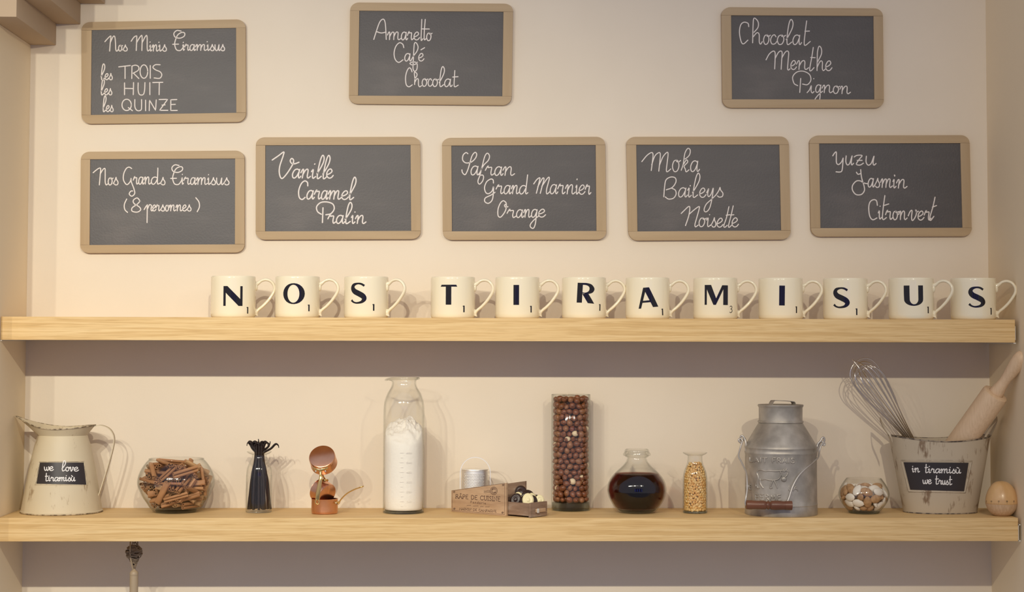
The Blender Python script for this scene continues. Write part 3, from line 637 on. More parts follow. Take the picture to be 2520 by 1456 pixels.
body_prof = [(0, .0035), (.036, .0035), (.0385, .0008), (.0405, 0), (.0425, .0012), (.0438, .004), (.0443, .009), (.0443, .074), (.0441, .079), (.0438, .0815), (.0430, .0822), (.0421, .0817), (.0417, .079), (.0416, .010), (.039, .006), (.03, .0052), (0, .005)]
hp = smooth_path([(.0430, .0665), (.0490, .0695), (.0560, .0745), (.0650, .0762), (.0745, .0725), (.0808, .0630), (.0800, .0520), (.0700, .0360), (.0590, .0240), (.0500, .0165), (.0455, .0110), (.0432, .0060)], 5)
nh = len(hp)
hr = []
for i in range(nh):
    t = i/(nh-1); e = max(0, 1-t/.16)+max(0, 1-(1-t)/.16)*1.1
    hr.append(.0030+.0035*e*e)
hand = tube([(x, 0, z) for x, z in hp], [.0042+.001*max(0, 1-i/6) for i in range(nh)], 12, rb=hr, up=(0, 1, 0))
tabs = []
hand_f = merge(hand, ([(x*1.0, y, z) for x, y, z in xf(ellipsoid(.0035, .0052, .0085, 12, 8), Matrix.Translation((.0448, 0, .062)))[0]], ellipsoid(1, 1, 1, 12, 8)[1]),
               ([(x, y, z) for x, y, z in xf(ellipsoid(.0035, .0050, .0075, 12, 8), Matrix.Translation((.0448, 0, .011)))[0]], ellipsoid(1, 1, 1, 12, 8)[1]))
body_me = mesh('body', lathe(body_prof, seg=72), M['mug'], smooth=50)
hand_me = mesh('handle', hand_f, M['mug'], smooth=50)
lm_cache = {}
mugs = [('N', 519.7, 628.0, 572.9, .0423, 0), ('O', 677.5, 786.5, 722.4, .0472, 0), ('S', 846.5, 956.0, 881.4, .0486, 0), ('T', 1060, 1169, 1104, .0462, 0),
        ('I', 1220.2, 1326.4, 1270.5, .0462, 0), ('R', 1383.6, 1490.9, 1441.4, .0500, -2), ('A', 1540, 1647.5, 1594.7, .0415, 3), ('M', 1707.2, 1814, 1762.9, .0475, -.5),
        ('I', 1867.7, 1975, 1924.5, .0468, -1), ('S', 2026.4, 2134.5, 2070.2, .0430, 0), ('U', 2187.8, 2297.2, 2248.7, .0466, .5), ('S', 2340.5, 2450.5, 2403.8, .0443, 0)]
where = ['leftmost mug of the row', 'second mug of the row', 'third mug, just before the gap', 'first mug right of the gap', 'between the T and R mugs', 'between the I and A mugs',
         'between the R and M mugs', 'between the A and I mugs', 'right of the M mug', 'between the I and U mugs', 'second mug from the right', 'rightmost mug, by the right wall']
for (ch, xl, xr, xc, zc, tl), wh in zip(mugs, where):
    last = wh.startswith('rightmost'); Ym = .046 if last or ch == 'U' else .08; tw_ = R(12) if last else R(19) if ch == 'U' else 0
    c = P((xl+xr)/2, 750, Ym); n = '3' if ch == 'M' else '1'
    off = math.asin(max(-.9, min(.9, (xc-(xl+xr)/2)/((xr-xl)/2))))
    # the camera sees the mug slightly from one side
    view = math.atan2(c.x-CAM.x, Ym-CAM.y)
    t = thing('letter_mug', 'cream mug with black letter %s and small %s, %s' % (ch, n, wh), 'mug', (c.x, Ym, ZU), 'cream letter mugs on the upper shelf')
    t.rotation_euler.z = off-view-tw_
    for nm, me in (('body', body_me), ('handle', hand_me)):
        o = bpy.data.objects.new(nm, me); col.objects.link(o); o.parent = t
    ctr, k, gs = L_(ch)
    g = wrap(merge2(gs), ctr, k, zc, tw_, R(tl))
    o = bpy.data.objects.new('letter', mesh('letter', g, M['ink'], smooth=60, fix=False)); col.objects.link(o); o.parent = t
    g = wrap(three if ch == 'M' else one, (514, 568), 5717, zc-.0280, R(40.5)+tw_, R(tl))
    o = bpy.data.objects.new('numeral', mesh('numeral', g, M['ink'], smooth=60, fix=False)); col.objects.link(o); o.parent = t
# ------------------------------------------------------------------ lower shelf: tin pitcher
def px_prof(pts, base, k):
    """(half width, y) read off a magnified crop -> (radius, height); k = crop pixels per metre"""
    return [(hw_/k, (base-y)/k) for hw_, y in pts]
def bvh(g): return BVHTree.FromPolygons([Vector(p) for p in g[0]], [tuple(f) for f in g[1]])
def on(tree, px, py, lift):
    """point on a surface that a photo measurement refers to, lifted off it, with its normal"""
    d = ray(px, py).normalized(); h, n, i, _ = tree.ray_cast(CAM, d)
    if h is None: return None
    if n.dot(d) > 0: n = -n
    return h+n*lift, n
def written(tree, crop, strokes, hw, h, lift=.0001):
    ox, oy, k = crop; gs = []
    for s in strokes:
        q = [on(tree, ox+x/k, oy+y/k, lift) for x, y in s]; q = [a for a in q if a]
        if len(q) > 1: gs.append(stroke([a[0] for a in q], [a[1] for a in q], hw, h))
    return merge(*gs)
def plate(tree, quad, lift, nx=14, ny=8, thick=.0):
    V, Fc = [], []
    (a, b, c, d) = [np.array(p, float) for p in quad]
    for j in range(ny+1):
        for i in range(nx+1):
            u, v = i/nx, j/ny; p = (a*(1-u)+b*u)*(1-v)+(d*(1-u)+c*u)*v
            V.append(tuple(on(tree, p[0], p[1], lift)[0]))
    for j in range(ny):
        for i in range(nx): Fc.append((j*(nx+1)+i, j*(nx+1)+i+1, (j+1)*(nx+1)+i+1, (j+1)*(nx+1)+i))
    return V, Fc
def edge_line(tree, quad, r, lift, n=10, rr=6):
    pts = []
    for k in range(4):
        p, q = np.array(quad[k], float), np.array(quad[(k+1) % 4], float)
        for t in np.linspace(0, 1, n, endpoint=False):
            z = p+(q-p)*t; pts.append(on(tree, z[0], z[1], lift)[0])
    return tube(pts, r, rr, closed=True)

Yp = .116; cpx = 151.6
bc = P(cpx, 1258, Yp); bc = Vector((bc.x, Yp, 0)); K = 1214*4.853
t = thing('tin_pitcher', 'cream worn tin pitcher with long spout, standing by the left wall', 'pitcher', bc)
outer = [(0, .0012), (.0765, .0012), (.0782, .0), (.0800, .0012), (.0802, .004), (.0790, .0050), (.0700, .0570), (.0620, .1000), (.0545, .1330), (.0490, .1500), (.0455, .1580)]
outer_g = lathe(outer, bc, 72)
part('body', outer_g, M['cream_tin'], t, smooth=40)
part('foot_rim', tube([(bc.x+.0796*math.cos(a), bc.y+.0796*math.sin(a), .0018) for a in np.linspace(0, 2*math.pi, 72, endpoint=False)], .0012, 6, closed=True), M['cream_tin_rim'], t, 'worn dark foot rim', smooth=60)
tp = bvh(outer_g)
# flared collar running out into the spout
nk, ZN = 72, .1485
zt = P(150, 1049, Yp).z
def rim(a, s=1.0):
    c_, s_ = math.cos(a), math.sin(a)
    x = .0640*c_ if c_ > 0 else .0930*abs(c_)**1.08*-1
    y = .0565*s_*(1 if c_ > 0 else (1-.80*abs(c_)**2.6))
    z = zt+.003*(c_ if c_ > 0 else 0)+(0 if c_ > 0 else .0205*abs(c_)**2.2)-.003*abs(s_)**2
    return x, y, z
def collar(dr):
    V, Fc = [], []; rows = 9
    for j in range(rows):
        u = j/(rows-1)
        for k in range(nk):
            a = 2*math.pi*k/nk; nx_, ny_ = (.0455-dr)*math.cos(a), (.0455-dr)*math.sin(a)
            rx, ry, rz = rim(a); e = u**1.12
            l = math.hypot(rx, ry); f = (l-dr)/l
            V.append((bc.x+nx_+(rx*f-nx_)*e, bc.y+ny_+(ry*f-ny_)*e, ZN+(rz-ZN)*u))
    for j in range(rows-1):
        for k in range(nk):
            l = (k+1) % nk; Fc.append((j*nk+k, j*nk+l, (j+1)*nk+l, (j+1)*nk+k))
    return V, Fc
co, ci = collar(0), collar(.0012)
n0 = nk*8; V, Fc = merge(co, ci); off = len(co[0])
Fc += [(n0+k, n0+(k+1) % nk, off+n0+(k+1) % nk, off+n0+k) for k in range(nk)]
part('spout_collar', (V, Fc), M['cream_tin'], t, smooth=50, fix=True)
part('rolled_rim', tube([(bc.x+rim(a)[0], bc.y+rim(a)[1], rim(a)[2]) for a in np.linspace(0, 2*math.pi, 90, endpoint=False)], .0012, 6, closed=True), M['cream_tin_rim'], t, 'worn darker rim', smooth=60)
part('neck_seam', tube([(bc.x+.0472*math.cos(a), bc.y+.0472*math.sin(a), ZN+.0012) for a in np.linspace(0, 2*math.pi, 60, endpoint=False)], .0012, 6, closed=True), M['cream_tin'], t, smooth=60)
hpx = smooth_path([(226, 1049.5), (238, 1047.3), (250, 1046.3), (266, 1052), (277, 1064), (281.3, 1080), (278, 1104), (266, 1148), (251, 1196), (243.5, 1219), (243, 1232), (246, 1248)], 6)
part('handle', strap([P(x, y, Yp) for x, y in hpx], .0125, .0016, (0, 1, 0)), M['cream_tin'], t, smooth=50)
tab = smooth_path([(216, 1062), (209.5, 1070), (209, 1082), (213.5, 1096)], 5)
part('handle_tab', strap([P(x, y, Yp) for x, y in tab], .011, .0014, (0, 1, 0)), M['cream_tin'], t, smooth=50)
cr = (0, 1000, 4.853)
Q = lambda L: [(cr[0]+x/cr[2], cr[1]+y/cr[2]) for x, y in L]
lab = Q([(480, 668), (996, 668), (1028, 932), (437, 920)])
frm = Q([(470, 655), (1003, 652), (1045, 938), (418, 932)])
lb = part('label_panel', plate(tp, lab, .0006), M['board_paint'], t, 'black writing panel', smooth=60)
part('panel_border', edge_line(tp, frm, .0011, .0), M['cream_tin'], t, smooth=60)
part('panel_border', edge_line(tp, Q([(474, 661), (1000, 659), (1038, 936), (426, 928)]), .00042, .0004), M['cream_tin_rim'], t, 'brown worn line round the panel', smooth=60)
part('painted_word', written(tp, cr, word('we', (530, 590, 640), 764, 46), .00092, .0003, .0007), M['white_paint'], lb, smooth=0, fix=False)
part('painted_word', written(tp, cr, word('love', (735, 782, 832, 880, 937), (768, 772), 46), .00092, .0003, .0007), M['white_paint'], lb, smooth=0, fix=False)
part('painted_word', written(tp, cr, word('tiramisu', (538, 578, 606, 652, 704, 778, 806, 848, 897), (888, 888), 43)+[ln((853, 822), (868, 838)), dot(590, 830), dot(792, 826)], .00092, .0003, .0007), M['white_paint'], lb, smooth=0, fix=False)

# ------------------------------------------------------------------ glass vessels
def vessel(name, label, cx, Y, prof, wall=.0016, floor=.005, seg=72, fn=None, cat='jar', group=None, lip=None, m='glass'):
    """thick-walled glass turned from its outer profile (radius, height)"""
    b0 = P(cx, 1260, Y); b0 = Vector((b0.x, Y, .0002))
    t = thing(name, label, cat, b0, group)
    p = smooth_path(prof, 4) if fn != 'raw' else [np.array(q) for q in prof]
    p = [(max(0, float(a)), max(0, float(b))) for a, b in p]
    inner = [(max(.0001, r-wall), z) for r, z in p if z > floor+.001]
    out = [(0, .0003)]+p
    g = lathe(out+[((out[-1][0]+inner[-1][0])/2, out[-1][1]+wall*.35)]+inner[::-1]+[(inner[0][0]*.93, floor+.0002), (0, floor)], b0, seg)
    if callable(fn): g = ([fn(Vector(q)-b0)+b0 for q in g[0]], g[1])
    part('vessel' if not lip else 'vessel', g, M[m], t, smooth=60)
    return t, b0
# words for where in its vessel a small piece lies
def place(x, y, z, r, h):
    v = ['at the very bottom', 'near the bottom', 'in the lower half', 'in the upper half', 'near the top', 'at the very top'][int(min(5, max(0, z/h*6)))]
    u = x/r; s = 'at the far left' if u < -.6 else 'left of the middle' if u < -.2 else 'in the middle' if u < .2 else 'right of the middle' if u < .6 else 'at the far right'
    return s+', '+v
# cinnamon bowl
KB = 9322
cinp = [(375/KB, 0), (425/KB, .0035), (480/KB, .0095), (535/KB, .0185), (612/KB, .0300), (672/KB, .0430), (710/KB, .0547), (700/KB, .0697), (640/KB, .0858), (566/KB, .0975), (500/KB, .1050)]
tb, b0 = vessel('glass_bowl', 'round clear glass bowl filled with cinnamon sticks', 432.5, .1165, cinp, .0014, .0075, cat='bowl')
part('foot', lathe([(0, .0006), (.0388, .0006), (.0415, .004), (.0375, .0068), (0, .0068)], b0, 60), M['glass_base'], tb, 'thick clear glass foot', smooth=60)
def Rof(prof):
    z = [p[1] for p in prof]; r = [p[0] for p in prof]
    return lambda h: np.interp(h, z, r)
def pack(n, lens, rad, Rf, wall, zb, zt_, iters=160, ns=6, outer=True, grav=.00022):
    """rods (ns sample balls each) settled in a bowl; local coordinates"""
    A = np.zeros((n, 3)); B = np.zeros((n, 3))
    for i in range(n):
        while True:
            z = rng.uniform(zb, zt_); r = Rf(z)*(rng.uniform(.35, 1) if outer else math.sqrt(rng.uniform(0, 1))); a = rng.uniform(0, 2*math.pi)
            c = np.array([r*math.cos(a)*.85, r*math.sin(a)*.85, z])
            d = rng.normal(size=3); d[2] *= .45
            tg = np.array([-math.sin(a), math.cos(a), 0]); d = d+tg*rng.choice([-1, 1])*1.2
            d /= np.linalg.norm(d); A[i] = c-d*lens[i]/2; B[i] = c+d*lens[i]/2; break
    T = np.linspace(0, 1, ns); ids = np.repeat(np.arange(n), ns); tt = np.tile(T, n)
    rr = np.repeat(rad, ns); notself = ids[:, None] != ids[None, :]
    for it in range(iters):
        S = A[ids]*(1-tt)[:, None]+B[ids]*tt[:, None]
        D_ = S[:, None, :]-S[None, :, :]; d = np.sqrt((D_**2).sum(-1))+1e-9
        pen = np.where(notself, np.maximum(0, rr[:, None]+rr[None, :]-d), 0)
        mv = (D_/d[..., None]*pen[..., None]*.5).sum(1)*.55
        if it < iters*.7: mv[:, 2] -= grav
        S2 = S+mv
        rho = np.hypot(S2[:, 0], S2[:, 1])+1e-9; lim = Rf(np.clip(S2[:, 2], 0, 9))-wall-rr*1.05
        lim = np.maximum(lim, .002); f = np.where(rho > lim, lim/rho, 1.0)
        S2[:, 0] *= f; S2[:, 1] *= f; S2[:, 2] = np.clip(S2[:, 2], zb+rr, zt_-rr*.5)
        dl = S2-S
        wa, wb = (1-tt)[:, None], tt[:, None]
        da = np.zeros_like(A); db = np.zeros_like(B)
        np.add.at(da, ids, dl*wa*2.0/ns*1.3); np.add.at(db, ids, dl*wb*2.0/ns*1.3)
        A += da; B += db
        c = (A+B)/2; d2 = B-A; d2 /= np.linalg.norm(d2, axis=1)[:, None]
        A = c-d2*lens[:, None]/2; B = c+d2*lens[:, None]/2
    return A, B
def quill(L, r):
    """cinnamon bark rolled in from both edges"""
    pts = []
    for s in (-1, 1):
        arm = []
        for a in np.linspace(0, 1, 13):
            th = a*2.6*math.pi/1.3; rr = r*.56*(1-.62*a)
            arm.append((s*(r*.45+rr*math.sin(th)*1.0*1), -r*.35+r*.56-rr*math.cos(th)))
        pts.append(arm)
    prof = pts[0][::-1]+pts[1][1:]
    w_ = .0007; V, Fc = [], []; n = len(prof)
    for z in (-L/2, L/2):
        for k, p in enumerate(prof):
            q0, q1 = np.array(prof[max(k-1, 0)]), np.array(prof[min(k+1, n-1)]); tt = q1-q0; tt = tt/(np.linalg.norm(tt)+1e-9); nn = np.array([-tt[1], tt[0]])*w_/2
            V.append((p[0]+nn[0], p[1]+nn[1], z)); V.append((p[0]-nn[0], p[1]-nn[1], z))
    m_ = 2*n
    for k in range(n-1):
        a, b, c, d = 2*k, 2*k+1, 2*k+3, 2*k+2
        Fc += [(a, d, d+m_, a+m_), (c, b, b+m_, c+m_), (b, c, d, a), (b+m_, a+m_, d+m_, c+m_)]
    Fc += [(0, m_, m_+1, 1), (m_-2, m_-1, 2*m_-1, 2*m_-2)]
    return V, Fc
def instance(proto_me, name, label, cat, group, loc, rot, scale=1.0, first=None, kind=None):
    o = bpy.data.objects.new(name, proto_me); col.objects.link(o); o.location = loc
    o.rotation_mode = 'QUATERNION'; o.rotation_quaternion = rot
    if not isinstance(scale, (int, float)): o.scale = scale
    else: o.scale = (scale,)*3
    return tag(o, label, cat, group, kind)
nC = 94
lens = rng.uniform(.046, .080, nC); rads = rng.uniform(.0054, .0074, nC)
Rb = Rof(cinp)
A, B = pack(nC, lens, rads, Rb, .0015, .0085, .103, ns=7, grav=.00015)
qm = [mesh('cinnamon_stick', quill(.07, .0066), M['cinnamon'], smooth=50), mesh('cinnamon_stick', quill(.07, .0058), M['cinnamon'], smooth=50), mesh('cinnamon_stick', quill(.07, .0062), M['cinnamon2'], smooth=50)]
for i in range(nC):
    d = Vector(B[i]-A[i]); c = Vector((A[i]+B[i])/2)+b0
    k = 2 if i % 7 == 3 else i % 2
    q = d.to_track_quat('Z', 'Y') @ Matrix.Rotation(rng.uniform(0, 6.28), 3, 'Z').to_quaternion()
    s = rads[i]/.0066*(.97 if k != 1 else 1.08)
    instance(qm[k], 'cinnamon_stick', ('pale tan cinnamon stick in the bowl, ' if k == 2 else 'brown cinnamon stick in the bowl, ')+('front, ' if c.y < b0.y-.02 else 'back, ' if c.y > b0.y+.02 else '')+place(c.x-b0.x, 0, c.z, .07, .105), 'cinnamon stick',
             'cinnamon sticks in the glass bowl', c, q, (s, s, lens[i]/.07))

part('rim', tube([(b0.x+.0540*math.cos(a), b0.y+.0540*math.sin(a), .1058) for a in np.linspace(0, 2*math.pi, 72, endpoint=False)], .0009, 8, closed=True), M['glass'], tb, smooth=60)
# vanilla jar
KV = 7716
vp = [(188/KV, 0), (196/KV, .002), (199/KV, .006), (200/KV, .066), (198/KV, .0735), (184/KV, .0870), (150/KV, .0990), (122/KV, .1065), (112/KV, .1120), (118/KV, .1145), (160/KV, .1165), (192/KV, .1200)]
tv, v0 = vessel('glass_jar', 'clear glass jar with wide lip holding black vanilla pods', 636.8, .114, vp, .0012, .0035, cat='jar')
tops = [(-.021, .0, .150), (-.019, .004, .143), (-.016, -.004, .149), (-.010, .003, .148), (-.006, -.004, .150), (-.002, .004, .151), (.003, .0, .149), (.008, .005, .149), (.012, -.003, .147), (.020, .003, .145), (.030, .002, .143), (.0, -.005, .147), (-.012, .005, .145), (.006, -.005, .146)]
for i, (tx, ty, tz) in enumerate(tops):
    a = i*2.4; rb0 = .0195*math.sqrt((i+.7)/14.); bx, by = rb0*math.cos(a), rb0*math.sin(a)*.8
    nx_, ny_ = .0098*math.cos(a)*.7, .0098*math.sin(a)*.7
    cx_ = tx*.38
    path = [(bx*1.18, by*1.1, .006), (bx*1.0, by, .035), (bx*.75+.1*nx_, by*.75, .070), (nx_*.85, ny_*.85, .098), (nx_*.6+cx_*.4, ny_*.6, .118), (tx*.75, ty, tz-.012), (tx, ty*1.3, tz-.002)]
    sg = 1 if tx > 0 or i % 3 == 0 else -1
    path += [(tx+.004*sg, ty*1.3, tz), (tx+.0075*sg, ty*1.2, tz-.004), (tx+.0085*sg, ty, tz-.010)] if i % 4 != 1 else [(tx+.001*sg, ty*1.5, tz+.005)]
    path = [(q[0]*(1.0 if q[2] > .12 else 1.08), q[1], q[2] if q[2] < .11 else .11+(q[2]-.11)*.76) for q in path]; pp = [Vector(q)+v0 for q in smooth_path(path, 6)]; n = len(pp)
    rr_ = [(.0027 if j < n*.72 else max(.0011, .0027-.0016*(j/n-.72)/.2)) for j in range(n)]
    solo('vanilla_pod', tube(pp, rr_, 8, rb=[r*.62 for r in rr_]), M['vanilla'], 'black vanilla pod, the %s of the curled tips above the jar' % ['first', 'second', 'fourth', 'fifth', 'sixth', 'seventh', 'ninth', 'eleventh', 'twelfth', 'thirteenth', 'last', 'eighth', 'third', 'tenth'][i], 'vanilla pod', tuple(pp[0]), 'vanilla pods in the glass jar', smooth=60)
for k in range(9):
    a = -2.7+k*.62; x, y = .0185*math.cos(a), .0185*math.sin(a)
    pp = [Vector(q)+v0 for q in smooth_path([(x, y, .006), (x*.93, y*.93, .040), (x*.78, y*.78, .075), (x*.5, y*.5, .100), (x*.42, y*.42, .118), (x*.5, y*.4, .132)], 6)]
    solo('vanilla_pod', tube(pp, .0028, 8, rb=.0018), M['vanilla'], 'straight black vanilla pod inside the jar, %s' % ['back left', 'front left', 'front left of the middle', 'front middle', 'front right of the middle', 'front right', 'right side', 'back right', 'back middle'][k], 'vanilla pod', tuple(pp[0]), 'vanilla pods in the glass jar', smooth=60)

# ------------------------------------------------------------------ three small copper pans
def pan_thing(label, loc):
    return thing('copper_saucepan', label, 'saucepan', loc, 'small copper saucepans stacked up')
def pan_body(r, h, M4):
    o = [(0, 0), (r*.90, 0), (r*.965, .0007), (r*.99, .0025), (r, .006), (r, h-.001), (r+.0004, h), (r-.0004, h+.0004), (r-.0010, h), (r-.0012, .005), (r*.93, .0016), (0, .0014)]
    return xf(lathe(o, seg=64), M4)
def pan_handle(r, h, M4, L=.052, rise=.030, w=.0045):
    """brass handle leaving the rim along +x, forked at the pan, loop at the far end"""
    p = smooth_path([(r+.0002, 0, h-.010), (r+.003, 0, h-.009), (r+.006, 0, h-.003), (r+.012, 0, h+.004), (r+L*.45, 0, h+rise*.5), (r+L*.75, 0, h+rise*.82), (r+L, 0, h+rise)], 5)
    n = len(p); ws = [max(.0016, .0040-.0028*min(1, i/(n*.35))+.0012*(i/n)) for i in range(n)]
    g = tube(p, [.0014]*n, 10, rb=ws, up=(0, 0, 1))
    end = p[-1]; d = (p[-1]-p[-2])/np.linalg.norm(p[-1]-p[-2])
    ring = [tuple(end+d*(.004+.0042*math.cos(a))+np.array([0, .0032*math.sin(a), 0])) for a in np.linspace(0, 2*math.pi, 20, endpoint=False)]
    bar = tube([((r+.0012)*math.cos(a), (r+.0012)*math.sin(a), h-.0065-.0*abs(a)) for a in np.linspace(-.48, .48, 12)], .0016, 8, rb=.0026)
    return xf(merge(g, tube(ring, .0012, 6, closed=True), bar), M4)
def rivets(r, h, M4):
    gs = []
    for a in (-.40, .40):
        gs.append(xf(ellipsoid(.0014, .0019, .0019, 10, 6), Matrix.Translation(((r+.0035)*math.cos(a), (r+.0035)*math.sin(a), h-.0070))))
    return [xf(g, M4) for g in gs]
c0 = P(798.8, 1260, .087); c0 = Vector((c0.x, .087, .0002))
rp, hp_ = .0262, .0292
def pan(label, loc, M4, r=.0262, h=.0292, **kw):
    t = pan_thing(label, loc)
    part('pan_body', pan_body(r, h, M4), M['copper'], t, smooth=45)
    hd = part('handle', pan_handle(r, h, M4, **kw), M['brass'], t, 'polished brass handle', smooth=50)
    for g in rivets(r, h, M4): part('rivet', g, M['steel'], hd, 'bright rivet', smooth=60)
    return t
T_ = Matrix.Translation
pan('small copper saucepan standing upright at the bottom of the pan pile', c0, T_(c0) @ Matrix.Rotation(R(-14), 4, 'Z'), .0262, .0290, L=.046, rise=.0235)
# second pan lies tipped on its side in the first, base to the right, handle up
a_c = P(790.5, 1213, .084)
ax = Vector((.62, -.55, -.30)).normalized()          # from mouth towards base
hx = Vector((.16, -.10, .95)); zc_ = -ax; hx = (hx-zc_*hx.dot(zc_)).normalized(); yy = zc_.cross(hx)
M2 = Matrix((hx, yy, zc_)).transposed().to_4x4(); M2.translation = P(806.0, 1217, .075)
pan('small copper saucepan tipped sideways inside the lowest one', M2.translation.copy(), M2, .0225, .0270, L=.026, rise=.006)
# third pan upside down on top, base towards the viewer, handle hanging down in front
ax3 = Vector((-.10, -.78, .58)).normalized(); z3 = -ax3
hx3 = Vector((.02, -.25, -1)); hx3 = (hx3-z3*hx3.dot(z3)).normalized(); y3 = z3.cross(hx3)
M3 = Matrix((hx3, y3, z3)).transposed().to_4x4(); M3.translation = P(792.0, 1122, .066)
t3 = pan_thing('small copper saucepan upside down on top of the pan pile', M3.translation.copy())
part('pan_body', pan_body(.0262, .0265, M3), M['copper'], t3, smooth=45)
hq = smooth_path([(787.5, 1154.5, .052), (788.5, 1160, .044), (789.5, 1167, .040), (789, 1178, .037), (786, 1195, .036), (782.5, 1215, .036), (781, 1229, .037)], 6)
pts3 = [P(x, y, z) for x, y, z in hq]; n = len(pts3)
ws = [.0034 if i < 4 else (.0022 if i < 14 else .0030+.0012*min(1, (i-14)/12)) for i in range(n)]
rg = [P(780.8+4.6*math.cos(a), 1234.5+5.6*math.sin(a), .037) for a in np.linspace(0, 2*math.pi, 20, endpoint=False)]
bar3 = tube([P(x, y, Yv) for x, y, Yv in smooth_path([(771.5, 1151.5, .0475), (778, 1154.8, .044), (787, 1156, .0425), (797, 1154.5, .0435), (806, 1151, .0475)], 5)], .0021, 8, rb=.003)
arm3 = tube([P(x, y, Yv) for x, y, Yv in smooth_path([(788.5, 1156, .0435), (789, 1163, .042), (789, 1170, .040)], 4)], [.0052, .0046, .0038, .0030, .0028, .0026, .0026, .0025, .0024][:9], 10, rb=.0022)
h3 = part('handle', merge(tube(pts3, ws, 10, rb=.0016, up=(1, 0, 0)), tube(rg, .0013, 8, closed=True), bar3, arm3), M['brass'], t3, 'polished brass handle', smooth=50)
for x in (777, 800.5):
    part('rivet', xf(ellipsoid(.0019, .0014, .0019, 10, 6), T_(P(x, 1159, .0415))), M['steel'], h3, 'bright rivet', smooth=60)

# ------------------------------------------------------------------ bottle of flour
KF = 4684
fp = [(186/KF, 0), (191/KF, .0025), (192/KF, .008), (192/KF, .165), (191/KF, .200), (184/KF, .2200), (156/KF, .2370), (124/KF, .2490), (113/KF, .2570), (114/KF, .2620), (122/KF, .2640), (140/KF, .2680)]
def spoutfn(v):
    v = Vector(v)
    if v.z > .260 and v.x < 0:
        a = math.atan2(v.y, -v.x); s = math.exp(-(a/.38)**2); k = (v.z-.260)/.008
        v.x -= .0085*s*k; v.z -= .004*s*k*k; v.y *= 1-.25*s*k
    return v
tf, f0 = vessel('glass_bottle', 'tall clear glass bottle with pouring lip, filled with white flour', 992.8, .105, fp, .0018, .0055, fn=spoutfn, cat='bottle')
part('base', lathe([(0, .0006), (.0385, .0006), (.0400, .003), (.0370, .0055), (0, .0055)], f0, 60), M['glass_base'], tf, 'thick glass base', smooth=60)
marks = []
for i in range(12):
    y = 1283-i*45.8; wdt = 20 if i % 2 == 0 else 38
    x0 = 262-wdt/2
    marks.append([(x0, y), (x0+wdt, y-1)])
digs = {'0': [ell(.5, .5, .38, .5)], '1': [ln((.2, .3), (.5, 0), (.5, 1))], '2': [sm((.1, .25), (.5, 0), (.9, .25), (.5, .6), (.1, 1)), ln((.1, 1), (.95, 1))], '3': [sm((.1, .15), (.5, 0), (.85, .25), (.4, .47), (.9, .7), (.5, 1), (.1, .88))],
        '4': [ln((.75, 1), (.75, 0), (.1, .68), (1, .68))], '5': [ln((.9, 0), (.25, 0), (.2, .42)), sm((.2, .42), (.6, .38), (.9, .7), (.55, 1), (.1, .9))], '6': [sm((.8, .05), (.3, .25), (.12, .7), (.5, 1), (.88, .7), (.5, .45), (.15, .65))]}
for i in range(6):
    y = 1237-i*91.6
    for j, ch in enumerate('%d00' % (i+1)):
        for s in digs[ch]: marks.append([(305+j*17+px_*13, y-8+py_*16) for px_, py_ in s])
fo = bvh(lathe([(r+.0001, z) for r, z in fp], f0, 96))
part('measuring_scale', written(fo, (920, 910, 3.833), marks, .00028, .0001, .0001), M['print_pale'], tf, 'faint measuring scale', smooth=60, fix=False)
part('rolled_lip', tube([tuple(spoutfn(Vector((.0292*math.cos(a), .0292*math.sin(a), .2670)))+f0) for a in np.linspace(0, 2*math.pi, 64, endpoint=False)], .0022, 10, closed=True), M['glass'], tf, smooth=60)
# the flour itself
V, Fc = [], []; rr_ = .0384; rings = 26; segs = 56
from mathutils import noise as mno
zf = [.0062, .0075]+list(np.linspace(.012, .136, 10))
for j, z in enumerate(zf):
    for k in range(segs):
        a = 2*math.pi*k/segs; r = rr_-(.0025 if j == 0 else (.0006 if j == 1 else 0))
        V.append((r*math.cos(a), r*math.sin(a), z))
for j in range(rings):
    u = 1-(j+1)/rings*.97
    for k in range(segs):
        a = 2*math.pi*k/segs; r = rr_*u; x, y = r*math.cos(a), r*math.sin(a)
        h = .1600+.0240*(y/rr_)+.018*(1-u)**.7+.005*(x/rr_)*(1-u)+.0060*mno.noise(Vector((x*70, y*70, 3)))+.0032*mno.noise(Vector((x*240, y*240, 9)))
        if x > .005 and x < .023 and y > -.012: h += .0035
        V.append((x, y, max(.137, h)))
tot = len(zf)+rings
for j in range(tot-1):
    for k in range(segs):
        l = (k+1) % segs; Fc.append((j*segs+k, j*segs+l, (j+1)*segs+l, (j+1)*segs+k))
Fc.append(tuple(range((tot-1)*segs, tot*segs))); Fc.append(tuple(reversed(range(segs))))
solo('flour', ([tuple(Vector(p)+f0) for p in V], Fc), M['flour'], 'white flour heaped inside the tall glass bottle', 'flour', f0, kind='stuff', smooth=60)
